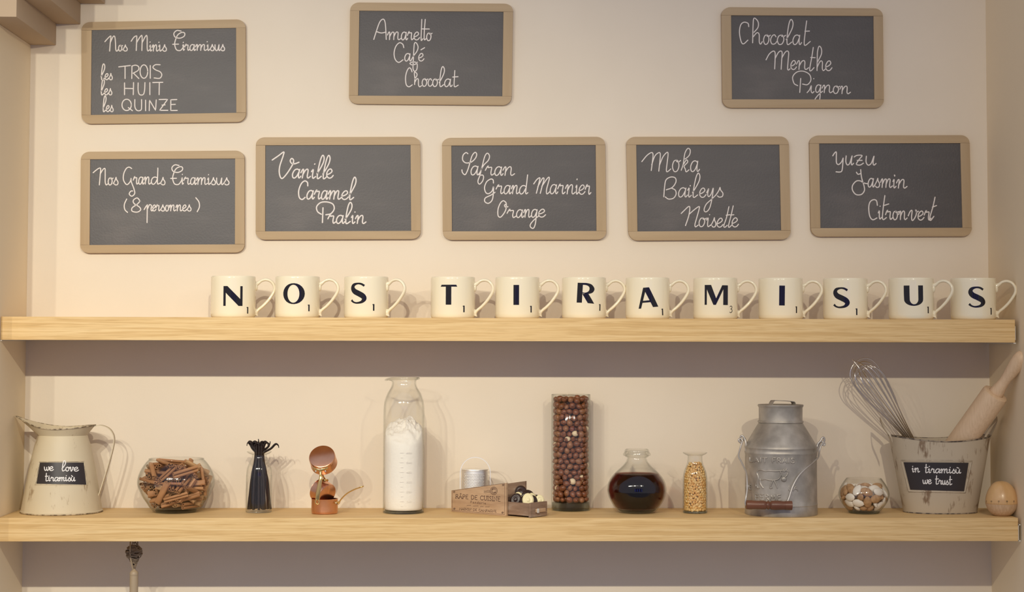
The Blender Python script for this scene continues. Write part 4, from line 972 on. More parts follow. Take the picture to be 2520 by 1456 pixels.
# ------------------------------------------------------------------ crate with grater and drawer
CAPS = {'A': ([[(0, 0), (.36, 1), (.72, 0)], [(.13, .36), (.59, .36)]], .72), 'C': ([[(.72, .82), (.55, .98), (.35, 1), (.1, .78), (.03, .5), (.1, .2), (.35, 0), (.58, .03), (.74, .2)]], .76),
 'D': ([[(.08, 0), (.08, 1), (.4, 1), (.68, .8), (.72, .5), (.66, .2), (.4, 0), (.08, 0)]], .78), 'E': ([[(.55, 1), (.08, 1), (.08, 0), (.58, 0)], [(.08, .52), (.45, .52)]], .6),
 'F': ([[(.55, 1), (.08, 1), (.08, 0)], [(.08, .52), (.45, .52)]], .58), 'G': ([[(.72, .82), (.55, .98), (.35, 1), (.1, .78), (.03, .5), (.1, .2), (.35, 0), (.6, .05), (.72, .2), (.72, .42), (.5, .42)]], .78),
 'I': ([[(.1, 0), (.1, 1)]], .22), 'L': ([[(.08, 1), (.08, 0), (.55, 0)]], .58), 'M': ([[(.05, 0), (.12, 1), (.45, .2), (.78, 1), (.85, 0)]], .92), 'N': ([[(.08, 0), (.08, 1), (.7, 0), (.7, 1)]], .8),
 'O': ([[(.4 + .37*math.cos(a), .5+.5*math.sin(a)) for a in np.linspace(0, 2*math.pi, 17)]], .8), 'P': ([[(.08, 0), (.08, 1), (.4, 1), (.58, .87), (.58, .62), (.4, .48), (.08, .48)]], .62),
 'R': ([[(.08, 0), (.08, 1), (.4, 1), (.58, .87), (.58, .64), (.4, .5), (.08, .5)], [(.32, .5), (.68, 0)]], .7), 'S': ([[(.5, .85), (.35, 1), (.15, .95), (.06, .77), (.18, .58), (.42, .45), (.54, .25), (.42, .04), (.2, 0), (.04, .14)]], .58),
 'T': ([[(.33, 0), (.33, 1)], [(0, 1), (.66, 1)]], .66), 'U': ([[(.08, 1), (.08, .25), (.22, .02), (.5, .02), (.66, .25), (.66, 1)]], .74), ' ': ([], .42),
 'o': ([[(.25+.22*math.cos(a), .3+.3*math.sin(a)) for a in np.linspace(0, 2*math.pi, 13)]], .5), 'n': ([[(.08, .6), (.08, 0)], [(.08, .4), (.25, .6), (.42, .5), (.42, 0)]], .5),
 'd': ([[(.45, 1), (.45, 0)], [(.45, .4), (.25, .6), (.05, .3), (.25, 0), (.45, .18)]], .52), 'e': ([[(.06, .32), (.46, .34), (.3, .6), (.1, .5), (.06, .2), (.25, 0), (.46, .1)]], .5),
 'r': ([[(.08, .6), (.08, 0)], [(.08, .4), (.2, .58), (.36, .58)]], .38), 'i': ([[(.08, .6), (.08, 0)], [(.08, .78), (.08, .88)]], .18)}
def caps(s, serif=True, sp=.14):
    """text -> polylines in cap-height units, and total width"""
    out, x = [], 0
    for ch in s:
        gl, w_ = CAPS[ch]
        for st_ in gl:
            out.append([(x+a, b) for a, b in st_])
            if serif and ch not in 'OCGDoe ':
                for a, b in (st_[0], st_[-1]):
                    if b in (0, 1) and ch not in 'ELTFP' or (ch in 'ELTFP' and b == 0 and a < .4): out.append([(x+a-.11, b), (x+a+.11, b)])
        x += w_+sp
    return out, x-sp
L0 = P(1110.3, 1259, .124); L0 = Vector((L0.x, .124, .0003)); R0 = P(1245.2, 1270, .030); R0 = Vector((R0.x, .030, .0003))
uu = (R0-L0); LEN = uu.length; uu.normalize(); vv = Vector((-uu.y, uu.x, 0)); ZZ = Vector((0, 0, 1))
if vv.y < 0: vv = -vv
zL, zR = P(1110.3, 1206.5, .124).z, P(1245.2, 1188.2, .030).z
WB = .064
def cr_pt(s, v, z): return L0+uu*s+vv*v+ZZ*z
def side(v0, v1, s0=0, s1=None):
    s1 = LEN if s1 is None else s1
    h = lambda s: zL+(zR-zL)*s/LEN
    f = [cr_pt(s0, v0, 0), cr_pt(s1, v0, 0), cr_pt(s1, v0, h(s1)), cr_pt(s0, v0, h(s0))]
    b = [cr_pt(s0, v1, 0), cr_pt(s1, v1, 0), cr_pt(s1, v1, h(s1)), cr_pt(s0, v1, h(s0))]
    return prism(f, b)
def cbox(s0, s1, v0, v1, z0, z1, zt0=None):
    return hexa([cr_pt(s0, v0, z0), cr_pt(s1, v0, z0), cr_pt(s1, v1, z0), cr_pt(s0, v1, z0)], [cr_pt(s0, v0, z1), cr_pt(s1, v0, z1), cr_pt(s1, v1, z1), cr_pt(s0, v1, z1)])
t = thing('wooden_grater_box', 'small printed wooden grater box with slanted sides and open drawer', 'box', L0)
part('front_panel', bevel(side(0, .0055), .0005), M['crate'], t, smooth=30)
fpn = t.children[0]
part('back_panel', bevel(side(WB-.0055, WB), .0005), M['crate_dark'], t, smooth=30)
part('end_panel', bevel(cbox(.0003, .0055, .0057, WB-.0057, 0, zL-.002), .0005), M['crate_dark'], t, smooth=30)
part('floor_panel', cbox(.0057, LEN-.002, .0057, WB-.0057, 0, .0035), M['crate_dark'], t, smooth=0)
KX = LEN/982.0; KZ = 8990.0
def on_panel(x, y):
    s = (x-148)*KX; base = 1155+(x-148)*.0916
    return cr_pt(s, -.00012, (base-y)/(KZ*(.972+.028*s/LEN)))
def pprint(strokes, hw):
    return merge(*[stroke([on_panel(x, y) for x, y in s], -vv, hw, .00012) for s in strokes])
def line_text(s, x0, x1, y0, y1, cap0, cap1, serif=True, sp=.14):
    st_, w_ = caps(s, serif, sp); o = []
    for q in st_:
        r = []
        for a, b in q:
            u = a/w_; r.append((x0+(x1-x0)*u, y0+(y1-y0)*u-b*(cap0+(cap1-cap0)*u)))
        o.append(r)
    return o
part('printed_text', pprint(line_text('RAPE DE CUISINE', 228, 1030, 922, 985, 66, 78)+[[(312, 852), (322, 840), (332, 854)]], .00070), M['crate_ink'], fpn, smooth=60, fix=False)
part('printed_text', pprint(line_text('Fonderie', 500, 775, 1010, 1036, 36, 40, False, .3), .00042), M['crate_ink'], fpn, smooth=60, fix=False)
part('printed_text', pprint(line_text('MAISON DE CAMPAGNE', 298, 962, 1126, 1178, 36, 40), .00044), M['crate_ink'], fpn, smooth=60, fix=False)
sq = []
for x0, x1 in ((432, 508), (545, 640), (675, 730), (765, 838)):
    n = 12; sq.append([(x0+(x1-x0)*i/n, 1052+(x0-432)*.085+5*math.sin(i*1.9)) for i in range(n+1)])
bl = lambda x: 1155+(x-148)*.0916
sq += [[(166, 792), (400, 765), (700, 722), (1105, 668)], [(1105, 668), (1105, bl(1105)-26)], [(166, bl(166)-20), (600, bl(600)-22), (1105, bl(1105)-26)], [(166, 792), (166, bl(166)-20)]]
for cx_, cy_ in ((200, 815), (205, 1110), (1070, 1185), (1080, 700)):
    sq.append([(cx_+(24-1.1*i)*math.cos(i*.75), cy_-(18-.8*i)*math.sin(i*.75)) for i in range(20)])
sq += [[(x, y+6*math.sin((x-740)/16)) for x in range(740, 860, 8)] for y in (795, 812, 828)]
part('printed_ornament', pprint(sq, .0003), M['crate_ink'], fpn, smooth=60, fix=False)
part('printed_stamp', pprint([ell(915, 800, 62, 66), ell(915, 800, 44, 47), [(915+26*math.cos(a), 800-30*math.sin(a)) for a in np.linspace(.6, 5.7, 16)], [(885, 775), (900, 768)], [(932, 832), (945, 822)]], .0005), M['crate_ink'], fpn, smooth=60, fix=False)
# drawer
D0, D1 = LEN-.055, LEN+.052; zd = .0275
dr = part('drawer', merge(cbox(D0, D1, .0075, .0110, .003, zd), cbox(D0, D1, WB-.0110, WB-.0075, .003, zd), cbox(D0, D0+.0035, .0110, WB-.0110, .003, zd), cbox(D0, D1, .0110, WB-.0110, .0038, .0062)), M['crate_dark'], t, 'worn grey brown drawer pulled out', smooth=0)
part('drawer_front', bevel(cbox(D1+.0001, D1+.0050, .0060, WB-.0060, .0008, zd+.0012), .0006), M['crate_dark'], dr, smooth=30)
part('pull', bevel(cbox(D1+.0051, D1+.0085, .020, .050, .0090, .0165), .0015, 3), M['crate'], dr, smooth=40)
part('pull_plate', bevel(cbox(D1+.0086, D1+.0096, .0215, .0275, .0085, .0170), .0004), M['white_metal'], dr, smooth=30)
# grater drum standing in the box
gc = cr_pt(.0345, WB/2, 0); zg = P(1169.5, 1154, gc.y).z; rg_ = .0262
gt = thing('metal_grater', 'shiny metal drum grater with bail handle standing in the wooden box', 'grater', gc+ZZ*.0042)
part('drum', lathe([(rg_, .0045), (rg_, zg-.002), (rg_+.0012, zg-.0008), (rg_+.0008, zg+.0006), (0, zg+.0008)], (gc.x, gc.y, 0), 72), M['grater'], gt, smooth=40)
TH_, HO = [], []
for r in range(17):
    for c_ in range(15):
        a = -math.pi/2-.10+(c_-7+(.5 if r % 2 else 0))*.115; z = zg-.0085-r*.0030
        if z < .012: continue
        p = Vector((gc.x+rg_*math.cos(a), gc.y+rg_*math.sin(a), z)); n_ = Vector((math.cos(a), math.sin(a), 0)); tq = Vector((-math.sin(a), math.cos(a), 0))
        mt = Matrix((tq, ZZ, n_)).transposed().to_4x4(); mt.translation = p
        TH_.append(xf(lathe([(.00105, 0), (.00070, .0007), (.0003, .0009)], (0, 0, 0), 7), mt))
        HO.append(xf(([(.00052*math.cos(k*1.05), .00052*math.sin(k*1.05)-.0005, .0010) for k in range(6)], [tuple(range(6))]), mt))
part('teeth', merge(*TH_), M['grater'], gt, kind='stuff', smooth=30)
part('tooth_holes', merge(*HO), M['hole'], gt, kind='stuff', smooth=0, fix=False)
hh = [P(1169.7+sx_*37.2*math.cos(a) if False else 1169.7+37.0*math.cos(a), 1163-38.5*max(0, math.sin(a)) if True else 0, gc.y) for a in np.linspace(math.pi, 0, 22)]
lo, hi = Vector((hh[0].x, gc.y, .030)), Vector((hh[-1].x, gc.y, .030))
part('bail_handle', strap([lo]+hh+[hi], .0060, .0014, (0, 1, 0)), M['grater'], gt, smooth=50)
# chocolates
def choc_g(a=.0135, b=.0112, c_=.0042):
    def f(x, y, z):
        rr = math.hypot(x/a, y/b)
        if z > 0: z = z-.0016*math.exp(-((rr-.42)/.13)**2)
        return x, y, z
    return ellipsoid(a, b, c_, 32, 24, f)
chm = {k: mesh('chocolate_oval', choc_g(), M[k], smooth=60) for k in ('dark_choc', 'white_choc')}
chocs = [('white_choc', 1525, 945, .030, .030, -.9, .28, 90, 1.02, 'large white chocolate oval at the front of the drawer'), ('dark_choc', 1303, 937, .048, -.1, -.95, .25, 60, .98, 'dark chocolate oval at the left front of the drawer'),
 ('white_choc', 1378, 905, .058, .25, -.85, .45, 110, .95, 'white chocolate oval half hidden behind the left dark one'), ('dark_choc', 1395, 800, .066, -.35, -.8, .45, 125, 1.08, 'big dark chocolate oval at the top of the heap'),
 ('dark_choc', 1540, 838, .060, .35, -.7, .60, 150, .86, 'dark chocolate oval behind the large white one'), ('dark_choc', 1455, 962, .040, -.65, -.7, .2, 80, .95, 'dark chocolate oval edge showing left of the large white one'),
 ('white_choc', 1605, 925, .040, .6, -.75, .3, 80, .92, 'white chocolate oval just right of the large white one'), ('dark_choc', 1625, 965, .034, .5, -.8, .2, 95, .85, 'dark chocolate oval squeezed between the white ones'),
 ('dark_choc', 1662, 915, .050, .2, -.9, .3, 30, .62, 'small dark chocolate oval near the right end of the heap'), ('white_choc', 1735, 952, .040, .15, -.95, .15, 90, .82, 'white chocolate oval at the right end of the drawer')]
for k, x, y, Yc, nx_, ny_, nz_, rot, s, lab_ in chocs:
    c = P(1090+x/7.28, 1100+y/7.28, Yc); n_ = Vector((nx_, ny_, nz_)).normalized()
    q = n_.to_track_quat('Z', 'Y') @ Matrix.Rotation(R(rot), 3, 'Z').to_quaternion()
    instance(chm[k], 'chocolate_oval', lab_, 'chocolate', 'chocolate ovals in the small drawer', c, q, s)
for i in range(7):
    c = cr_pt(LEN-.006+.0075*i, .020+.006*((i*5) % 4), .0112)
    q = Vector((.1*(i % 3-1), .15*(i % 2), 1)).to_track_quat('Z', 'Y') @ Matrix.Rotation(i*.9, 3, 'Z').to_quaternion()
    instance(chm['dark_choc' if i % 2 else 'white_choc'], 'chocolate_oval', 'white chocolate oval lying flat under the heap in the drawer' if i % 2 == 0 else 'dark chocolate oval lying flat under the heap in the drawer', 'chocolate', 'chocolate ovals in the small drawer', c, q, .8)

# ------------------------------------------------------------------ nuts and kernels behind glass
def shell(Rf, z0, z1, rad, dens=1.0, iters=60):
    """grains lying against the glass all round: local positions"""
    pts = []; z = z0+rad; row = 0
    while z < z1-rad*.3:
        Rr = max(rad*.6, Rf(z)-rad); n = max(3, int(2*math.pi*Rr/(2*rad)*dens))
        for k in range(n):
            a = 2*math.pi*(k+.5*(row % 2)+rng.uniform(-.42, .42))/n
            pts.append((Rr*math.cos(a), Rr*math.sin(a), z+rng.uniform(-.7, .7)*rad))
        z += rad*1.74/dens**.5; row += 1
    p = np.array(pts); rr = rad*rng.uniform(.80, 1.16, len(p))
    for it in range(iters):
        Dm = p[:, None, :]-p[None, :, :]; d = np.sqrt((Dm**2).sum(-1))+1e-9
        pen = np.maximum(0, rr[:, None]+rr[None, :]-d); np.fill_diagonal(pen, 0)
        p = p+(Dm/d[..., None]*pen[..., None]*.5).sum(1)*.5
        rho = np.hypot(p[:, 0], p[:, 1])+1e-9; lim = np.maximum(Rf(np.clip(p[:, 2], z0, z1))-rr, rad*.4)
        f = lim/rho*np.clip(rho/lim, .80, 1.0)
        p[:, 0] *= f; p[:, 1] *= f; p[:, 2] = np.clip(p[:, 2], z0+rad*.9, z1)
    return p, rr
def rq(): 
    v_ = rng.normal(size=4); v_ /= np.linalg.norm(v_); from mathutils import Quaternion; return Quaternion(v_)
# tall vase
KVs = 5318
vzp = [(.0380, 0), (.0393, .0012), (.0397, .004), (.0397, .05), (.0397, .15), (.0397, .2335)]
tz, z0_ = vessel('glass_vase', 'tall straight clear glass vase packed with hazelnuts', 1404.6, .157, vzp, .0022, .0165, cat='vase', fn='raw')
part('base', lathe([(0, .0008), (.0365, .0008), (.0383, .0030), (.0385, .0150), (.0360, .0163), (0, .0163)], z0_, 64), M['glass_base'], tz, 'thick solid glass base', smooth=40)
def nutf(x, y, z):
    k = 1-.22*max(0, z/.0070)**1.5; return x*k, y*k, z+(.0010*max(0, z/.0070)**6)
nut_me = [mesh('hazelnut', ellipsoid(.0060, .0060, .0070, 14, 10, nutf), M[k], smooth=70) for k in ('hazel', 'hazel2', 'kernel_pale')]
pN, rN = shell(lambda z: .0373+0*z, .0170, .2255, .0063)
order = np.argsort(pN[:, 1])
front = set(order[:290].tolist())
Vs, Fs = [], []
base_nut = ellipsoid(.0062, .0062, .0066, 10, 6, nutf)
def bake(p, q, s, base):
    mt = Matrix.Translation(Vector(p)) @ q.to_matrix().to_4x4() @ Matrix.Scale(s, 4); return xf(base, mt)
rest = []
for i in range(len(pN)):
    s = rN[i]/.0063; q = rq()
    if i in front:
        k = 2 if i % 17 == 5 else (1 if i % 4 == 1 else 0)
        instance(nut_me[k], 'hazelnut', ['dark brown hazelnut in the vase, ', 'lighter brown hazelnut in the vase, ', 'hazelnut with chipped pale skin in the vase, '][k]+place(pN[i][0], 0, pN[i][2]-.017, .034, .21), 'hazelnut', 'hazelnuts in the tall glass vase', Vector(pN[i])+z0_, q, s)
    else: rest.append(bake(pN[i], q, s, base_nut))
for Rn in (.0250, .0130):
    p2, r2 = shell(lambda z: Rn+0*z, .0170, .2270, .0063, iters=12)
    for i in range(len(p2)): rest.append(bake(p2[i], rq(), .97, base_nut))
solo('hazelnut_pile', (lambda g: ([tuple(Vector(p)+z0_) for p in g[0]], g[1]))(merge(*rest)), M['hazel'], 'inner hazelnuts filling the middle of the tall vase', 'hazelnut', z0_, kind='stuff', smooth=70, fix=False)

part('rim', tube([(z0_.x+.0388*math.cos(a), z0_.y+.0388*math.sin(a), .2337) for a in np.linspace(0, 2*math.pi, 72, endpoint=False)], .0010, 8, closed=True), M['glass'], tz, smooth=60)
# round decanter
KD = 8903
dp = [(285/KD, 0), (330/KD, .0022), (365/KD, .0060), (440/KD, .0175), (495/KD, .0290), (522/KD, .0400), (527/KD, .0460), (508/KD, .0590), (455/KD, .0700), (380/KD, .0800), (300/KD, .0880), (240/KD, .0945), (195/KD, .1010), (175/KD, .1065), (172/KD, .1100), (204/KD, .1112), (218/KD, .1150), (222/KD, .1195), (216/KD, .1240), (200/KD, .1262)]
td, d0 = vessel('glass_decanter', 'round clear glass decanter with thick lip, two thirds full of dark liqueur', 1567.3, .106, dp, .0021, .0065, cat='decanter')
part('base', lathe([(0, .0006), (.030, .0006), (.0345, .0030), (.0385, .0062), (0, .0062)], d0, 60), M['glass_base'], td, 'thick glass base', smooth=50)
part('rolled_lip', tube([(d0.x+.0226*math.cos(a), d0.y+.0226*math.sin(a), .1180) for a in np.linspace(0, 2*math.pi, 56, endpoint=False)], .0034, 10, closed=True, rb=.0060), M['glass'], td, smooth=60)
lp = smooth_path(dp, 4); lq = [(r-.0026, z) for r, z in lp if .0085 < z < .0772]
lq = [(0, .0075), (lq[0][0]*.9, .0076)]+[(float(a), float(b)) for a, b in lq]+[(lq[-1][0]-.0002, .0776), (0, .0776)]
solo('liqueur', lathe(lq, d0, 72), M['liqueur'], 'dark red brown liqueur inside the round decanter', 'liqueur', d0, kind='stuff', smooth=60)

# corn bottle
KC = 8911
cp = [(210/KC, 0), (219/KC, .0022), (221/KC, .0060), (221/KC, .060), (214/KC, .0735), (196/KC, .0830), (165/KC, .0918), (140/KC, .1000), (132/KC, .1080), (134/KC, .1135), (165/KC, .1155), (205/KC, .1180), (217/KC, .1200)]
tc_, k0 = vessel('glass_bottle', 'small clear glass bottle with flared lip, filled with yellow corn', 1710.6, .101, cp, .0013, .0045, cat='bottle')
part('base', lathe([(0, .0006), (.0225, .0006), (.0238, .0022), (.0228, .0042), (0, .0042)], k0, 60), M['glass_base'], tc_, 'thick glass base', smooth=50)
Rc = Rof([(r-.0016, z) for r, z in [(float(a), float(b)) for a, b in smooth_path(cp, 4)]])
pC, rC = shell(lambda z: Rc(z), .0045, .1010, .00285, 1.0, 30)
def kern(x, y, z): k = 1-.28*(z/.0036); return x*k, y*k, z
km = [mesh('corn_kernel', ellipsoid(.0031, .0021, .0036, 8, 6, kern), M[k], smooth=70) for k in ('corn', 'corn2')]
kb = ellipsoid(.0031, .0021, .0036, 7, 5, kern)
order = np.argsort(pC[:, 1]); front = set(order[:298].tolist()); rest = [[], []]
for i in range(len(pC)):
    a = math.atan2(pC[i][1], pC[i][0])
    n_ = Vector((math.cos(a), math.sin(a), rng.uniform(-.4, .4)))
    q = n_.to_track_quat('Y', 'Z') @ Matrix.Rotation(rng.uniform(0, 6.28), 3, 'Y').to_quaternion()
    k = 1 if rng.uniform() < .48 else 0; s = rC[i]/.0028
    if i in front: instance(km[k], 'corn_kernel', ['orange yellow corn kernel, ', 'pale yellow corn kernel, '][k]+place(pC[i][0], 0, pC[i][2], .023, .10), 'corn kernel', 'corn kernels in the small glass bottle', Vector(pC[i])+k0, q, s)
    else: rest[k].append(bake(pC[i], q, s, kb))
for Rn in (.80, .58, .34):
    p2, r2 = shell(lambda z: Rc(z)*Rn, .0045, .1020-.002*(1-Rn), .0030, iters=0)
    for i in range(len(p2)): rest[i % 2].append(bake(p2[i], rq(), 1.0, kb))
g = merge(*(rest[0]+rest[1]))
solo('corn_pile', ([tuple(Vector(p)+k0) for p in g[0]], g[1]), M['corn'], 'inner corn kernels filling the middle of the small bottle', 'corn', k0, kind='stuff', smooth=70, fix=False)

# almond bowl
KA = 12660
ap = [(330/KA, 0), (375/KA, .0022), (440/KA, .0070), (525/KA, .0155), (595/KA, .0245), (637/KA, .0352), (630/KA, .0430), (588/KA, .0520), (505/KA, .0625), (445/KA, .0690)]
ta, a0 = vessel('glass_bowl', 'small round clear glass bowl of brown and white almonds', 2126.3, .096, ap, .0012, .0050, cat='bowl')
part('foot', lathe([(0, .0005), (.0285, .0005), (.0318, .0028), (.0300, .0047), (0, .0047)], a0, 60), M['glass_base'], ta, 'thick clear glass foot', smooth=60)
nA = 80; rads = np.full(nA, .0066); lens = np.full(nA, .0100)
A, B = pack(nA, lens, rads, Rof([(float(a), float(b)) for a, b in smooth_path(ap, 4)]), .0012, .0055, .056, iters=140, ns=3, grav=.00008)
def alf(x, y, z): k = 1-.35*max(0, z/.0115)**2; return x*k, y*k, z
am = [mesh('almond', ellipsoid(.0078, .0048, .0118, 16, 12, alf), M['almond'], smooth=70), mesh('almond', ellipsoid(.0075, .0040, .0112, 16, 12, alf), M['almond_white'], smooth=70)]
for i in range(nA):
    d = Vector(B[i]-A[i]).normalized(); c = Vector((A[i]+B[i])/2); rad_ = Vector((c.x, c.y, (c.z-.034)*.9+.0001)).normalized()
    y_ = (rad_-d*rad_.dot(d)).normalized(); x_ = y_.cross(d)
    q = Matrix((x_, y_, d)).transposed().to_quaternion()
    k = 1 if (i*7) % 16 < 7 else 0
    instance(am[k], 'almond', ['brown skinned almond in the bowl, ', 'white blanched almond in the bowl, '][k]+('front, ' if c.y < -.012 else 'back, ' if c.y > .012 else '')+place(c.x, 0, c.z, .048, .06), 'almond', 'almonds in the small glass bowl', c+a0, q, 1.08)

# ------------------------------------------------------------------ milk can
KM = 5275
mc = P(1922.2, 1260, .079); mc = Vector((mc.x, .079, .0002))
t = thing('milk_can', 'galvanised milk can with raised cow and wooden grip on its bail', 'milk can', mc)
mp_ = [(0, .001), (.0700, .001), (.0714, 0), (.0720, .0015), (.0716, .018), (.0716, .0195), (.0722, .0207), (.0716, .0219), (.0712, .030), (.0710, .118), (.0716, .1205), (.0722, .1225), (.0716, .1245), (.0712, .1262), (.0713, .1300), (.0722, .1322), (.0716, .1345), (.0700, .1372), (.0450, .1790), (.0436, .1806)]
mg = lathe(mp_, mc, 96)
part('body', mg, M['zinc'], t, smooth=35)
lid = part('lid', lathe([(.0437, .1806), (.0450, .1815), (.0456, .1832), (.0450, .1850), (.0436, .1856), (.0432, .1900), (.0434, .2110), (.0440, .2122), (.0452, .2140), (.0455, .2160), (.0448, .2172), (.0430, .2163), (.0415, .2158), (0, .2185)], mc, 96), M['zinc'], t, smooth=35)
q = smooth_path([(1890.5, 1000, .060), (1895.5, 999, .062), (1897, 993, .064), (1900, 987.5, .066), (1904, 985, .070), (1925, 985.6, .079), (1945, 987, .086), (1951, 988.5, .088), (1953, 993, .090), (1953.5, 1001, .091), (1957, 1002.5, .092)], 5)
part('lid_handle', strap([P(x, y, Yv) for x, y, Yv in q], .0115, .0012, (-.52, .85, 0)), M['zinc'], lid, smooth=50)
tm = bvh(lathe([(.0712, .02), (.0711, .13)], mc, 160))
crm = (1790, 960, 4.282)
def emb(st_, hw=.0016): return written(tm, crm, st_, hw, .0016, .0)
def ctext(s, x0, x1, y0, y1, c0, c1):
    st_, w_ = caps(s, False, .22); return [[(x0+(x1-x0)*a/w_, y0+(y1-y0)*a/w_-b*(c0+(c1-c0)*a/w_)) for a, b in q] for q in st_]
dens = lambda st_: [[p for a, b in zip(q, q[1:]) for p in [(a[0]+(b[0]-a[0])*i/4, a[1]+(b[1]-a[1])*i/4) for i in range(4)]]+[q[-1]] for q in st_]
part('raised_text', emb(dens(ctext('LAIT FRAIS', 232, 708, 752, 768, 40, 54))), M['zinc'], t, smooth=70, fix=False)
part('raised_text', emb(dens(ctext('FERME', 292, 562, 1152, 1158, 56, 60))), M['zinc'], t, smooth=70, fix=False)
part('raised_text', emb(dens(ctext('LA', 645, 742, 1052, 1056, 46, 52)+ctext('DE', 198, 252, 1038, 1044, 46, 50))), M['zinc'], t, smooth=70, fix=False)
cow = [sm((300, 992), (315, 950), (320, 905), (312, 870), (322, 845), (355, 836), (400, 850), (440, 846), (500, 850), (545, 848), (580, 845)),
       sm((300, 992), (303, 1010)), sm((325, 900), (328, 940), (318, 985), (318, 1025), (335, 1030)), sm((345, 935), (350, 985), (378, 1028)), sm((362, 942), (400, 934), (450, 946), (505, 945), (540, 932), (558, 905), (562, 870)),
       sm((480, 950), (458, 1000), (450, 1028), (468, 1028)), sm((498, 955), (520, 1005), (526, 1028)), sm((560, 860), (575, 895), (580, 910)), sm((575, 845), (598, 852), (620, 845), (642, 858)), sm((590, 850), (598, 834)), sm((612, 848), (622, 832)), sm((636, 870), (628, 895), (612, 908))]
part('raised_cow', emb(cow, .0017), M['zinc'], t, smooth=70, fix=False)
mz = on(tm, 1790+596/4.282, 960+936/4.282, .0); n_ = mz[1]
part('raised_muzzle', xf(ellipsoid(.0056, .0056, .0026, 16, 10), Matrix.Translation(mz[0]) @ n_.to_track_quat('Z', 'Y').to_matrix().to_4x4()), M['zinc'], t, smooth=70)
C4 = lambda L: [P(1790+x/4.282, 960+y/4.282, Yv) for x, y, Yv in smooth_path(L, 6)]
part('ear_loop', tube(C4([(196, 640, .075), (196, 560, .075), (185, 520, .077), (165, 485, .078), (148, 478, .079), (138, 500, .080), (150, 535, .081), (170, 520, .082), (182, 505, .083), (196, 560, .084), (200, 600, .084)]), .0020, 8), M['zinc_wire'], t, smooth=60)
part('ear_loop', tube(C4([(936, 690, .075), (944, 600, .075), (955, 560, .077), (980, 535, .078), (1000, 500, .079), (1018, 500, .080), (1022, 530, .081), (1005, 550, .082), (985, 535, .083), (958, 600, .084), (942, 650, .084)]), .0020, 8), M['zinc_wire'], t, smooth=60)
bail = part('bail_wire', tube(C4([(150, 555, .075), (128, 545, .074), (118, 520, .074), (140, 508, .075), (158, 530, .074), (150, 560, .072), (132, 620, .068), (118, 690, .060), (140, 740, .052), (172, 805, .040), (196, 860, .028), (205, 930, .014), (208, 1040, .003), (196, 1130, -.004), (190, 1200, -.0035), (230, 1210, -.0035), (400, 1212, -.0035), (580, 1213, -.0035), (600, 1210, -.0035), (622, 1195, -.004), (650, 1130, -.001), (690, 1010, .002), (745, 910, .008), (800, 848, .015), (860, 795, .026), (925, 738, .043), (958, 705, .056), (968, 650, .068), (985, 590, .072), (1010, 555, .075), (1028, 560, .076), (1020, 580, .076), (1000, 570, .076)]), .0017, 8), M['zinc_wire'], t, smooth=60)
gp = P(1790+194/4.282, 960+1205/4.282, -.0035); gq = P(1790+612/4.282, 960+1212/4.282, -.0035); gl_ = (gq-gp).length
Mg = Matrix.Translation(gp) @ (gq-gp).to_track_quat('Z', 'Y').to_matrix().to_4x4()
gpr = [(0, 0), (.0070, 0), (.0088, .0012), (.0090, .008), (.0082, .020), (.0086, .034), (.0084, .0385), (.0068, .0400), (.0075, .0420), (.0088, .0440), (.0075, .0460), (.0068, .0480), (.0086, .0495), (.0092, .058), (.0086, .070), (.0080, .080), (.0090, .090), (.0088, gl_-.001), (.0072, gl_), (0, gl_)]
part('grip', xf(lathe(gpr, seg=32), Mg), M['grip'], bail, 'turned dark wooden grip', smooth=50)

# ------------------------------------------------------------------ tin bucket
bx = P(2313.5, 1260, .115); bx = Vector((bx.x, .115, .0002))
zf_, zs_ = P(2313, 1086.5, .050).z, P(2190, 1070, .115).z
t = thing('tin_bucket', 'worn grey cream oval tin bucket holding whisk and rolling pin', 'bucket', bx)
def bkt(du=0, nu=84, nv=16, z0=0.0):
    V, Fc = [], []
    for j in range(nv+1):
        u = j/nv
        for k in range(nu):
            th = 2*math.pi*k/nu; zr = zf_+(zs_-zf_)*abs(math.cos(th))**1.6
            a = .0735+(.1020-.0735)*u-du; b = .0480+(.0650-.0480)*u-du
            e = .92
            cx_, sx_ = math.copysign(abs(math.cos(th))**e, math.cos(th)), math.copysign(abs(math.sin(th))**e, math.sin(th))
            V.append((bx.x+a*cx_, bx.y+b*sx_, z0+u*(zr-z0)))
    for j in range(nv):
        for k in range(nu):
            l = (k+1) % nu; Fc.append((j*nu+k, j*nu+l, (j+1)*nu+l, (j+1)*nu+k))
    return V, Fc, nu, nv
Vo, Fo, nu, nv = bkt(); Vi, Fi, _, _ = bkt(.0012, z0=.0015)
V, Fc = merge((Vo, Fo), (Vi, Fi)); o2 = len(Vo); tp_ = nv*nu
Fc += [(tp_+k, tp_+(k+1) % nu, o2+tp_+(k+1) % nu, o2+tp_+k) for k in range(nu)]+[tuple(range(nu)), tuple(range(o2, o2+nu))]
part('body', (V, Fc), M['grey_tin'], t, smooth=40)
part('rolled_rim', tube(Vo[tp_:tp_+nu], .0013, 6, closed=True), M['grey_tin_rim'], t, 'dark worn rolled rim', smooth=60)
part('foot_rim', tube([(p[0], p[1], .0016) for p in Vo[:nu]], .0012, 6, closed=True), M['grey_tin_rim'], t, 'dark worn foot rim', smooth=60)
tk = bvh((Vo, Fo))
cb = (2160, 1020, 4.55)
Qb = lambda L: [(cb[0]+x/cb[2], cb[1]+y/cb[2]) for x, y in L]
part('panel_border', edge_line(tk, Qb([(268, 512), (1050, 520), (975, 868), (350, 856)]), .0014, .0002, 14), M['grey_tin'], t, 'raised border round the panel', smooth=60)
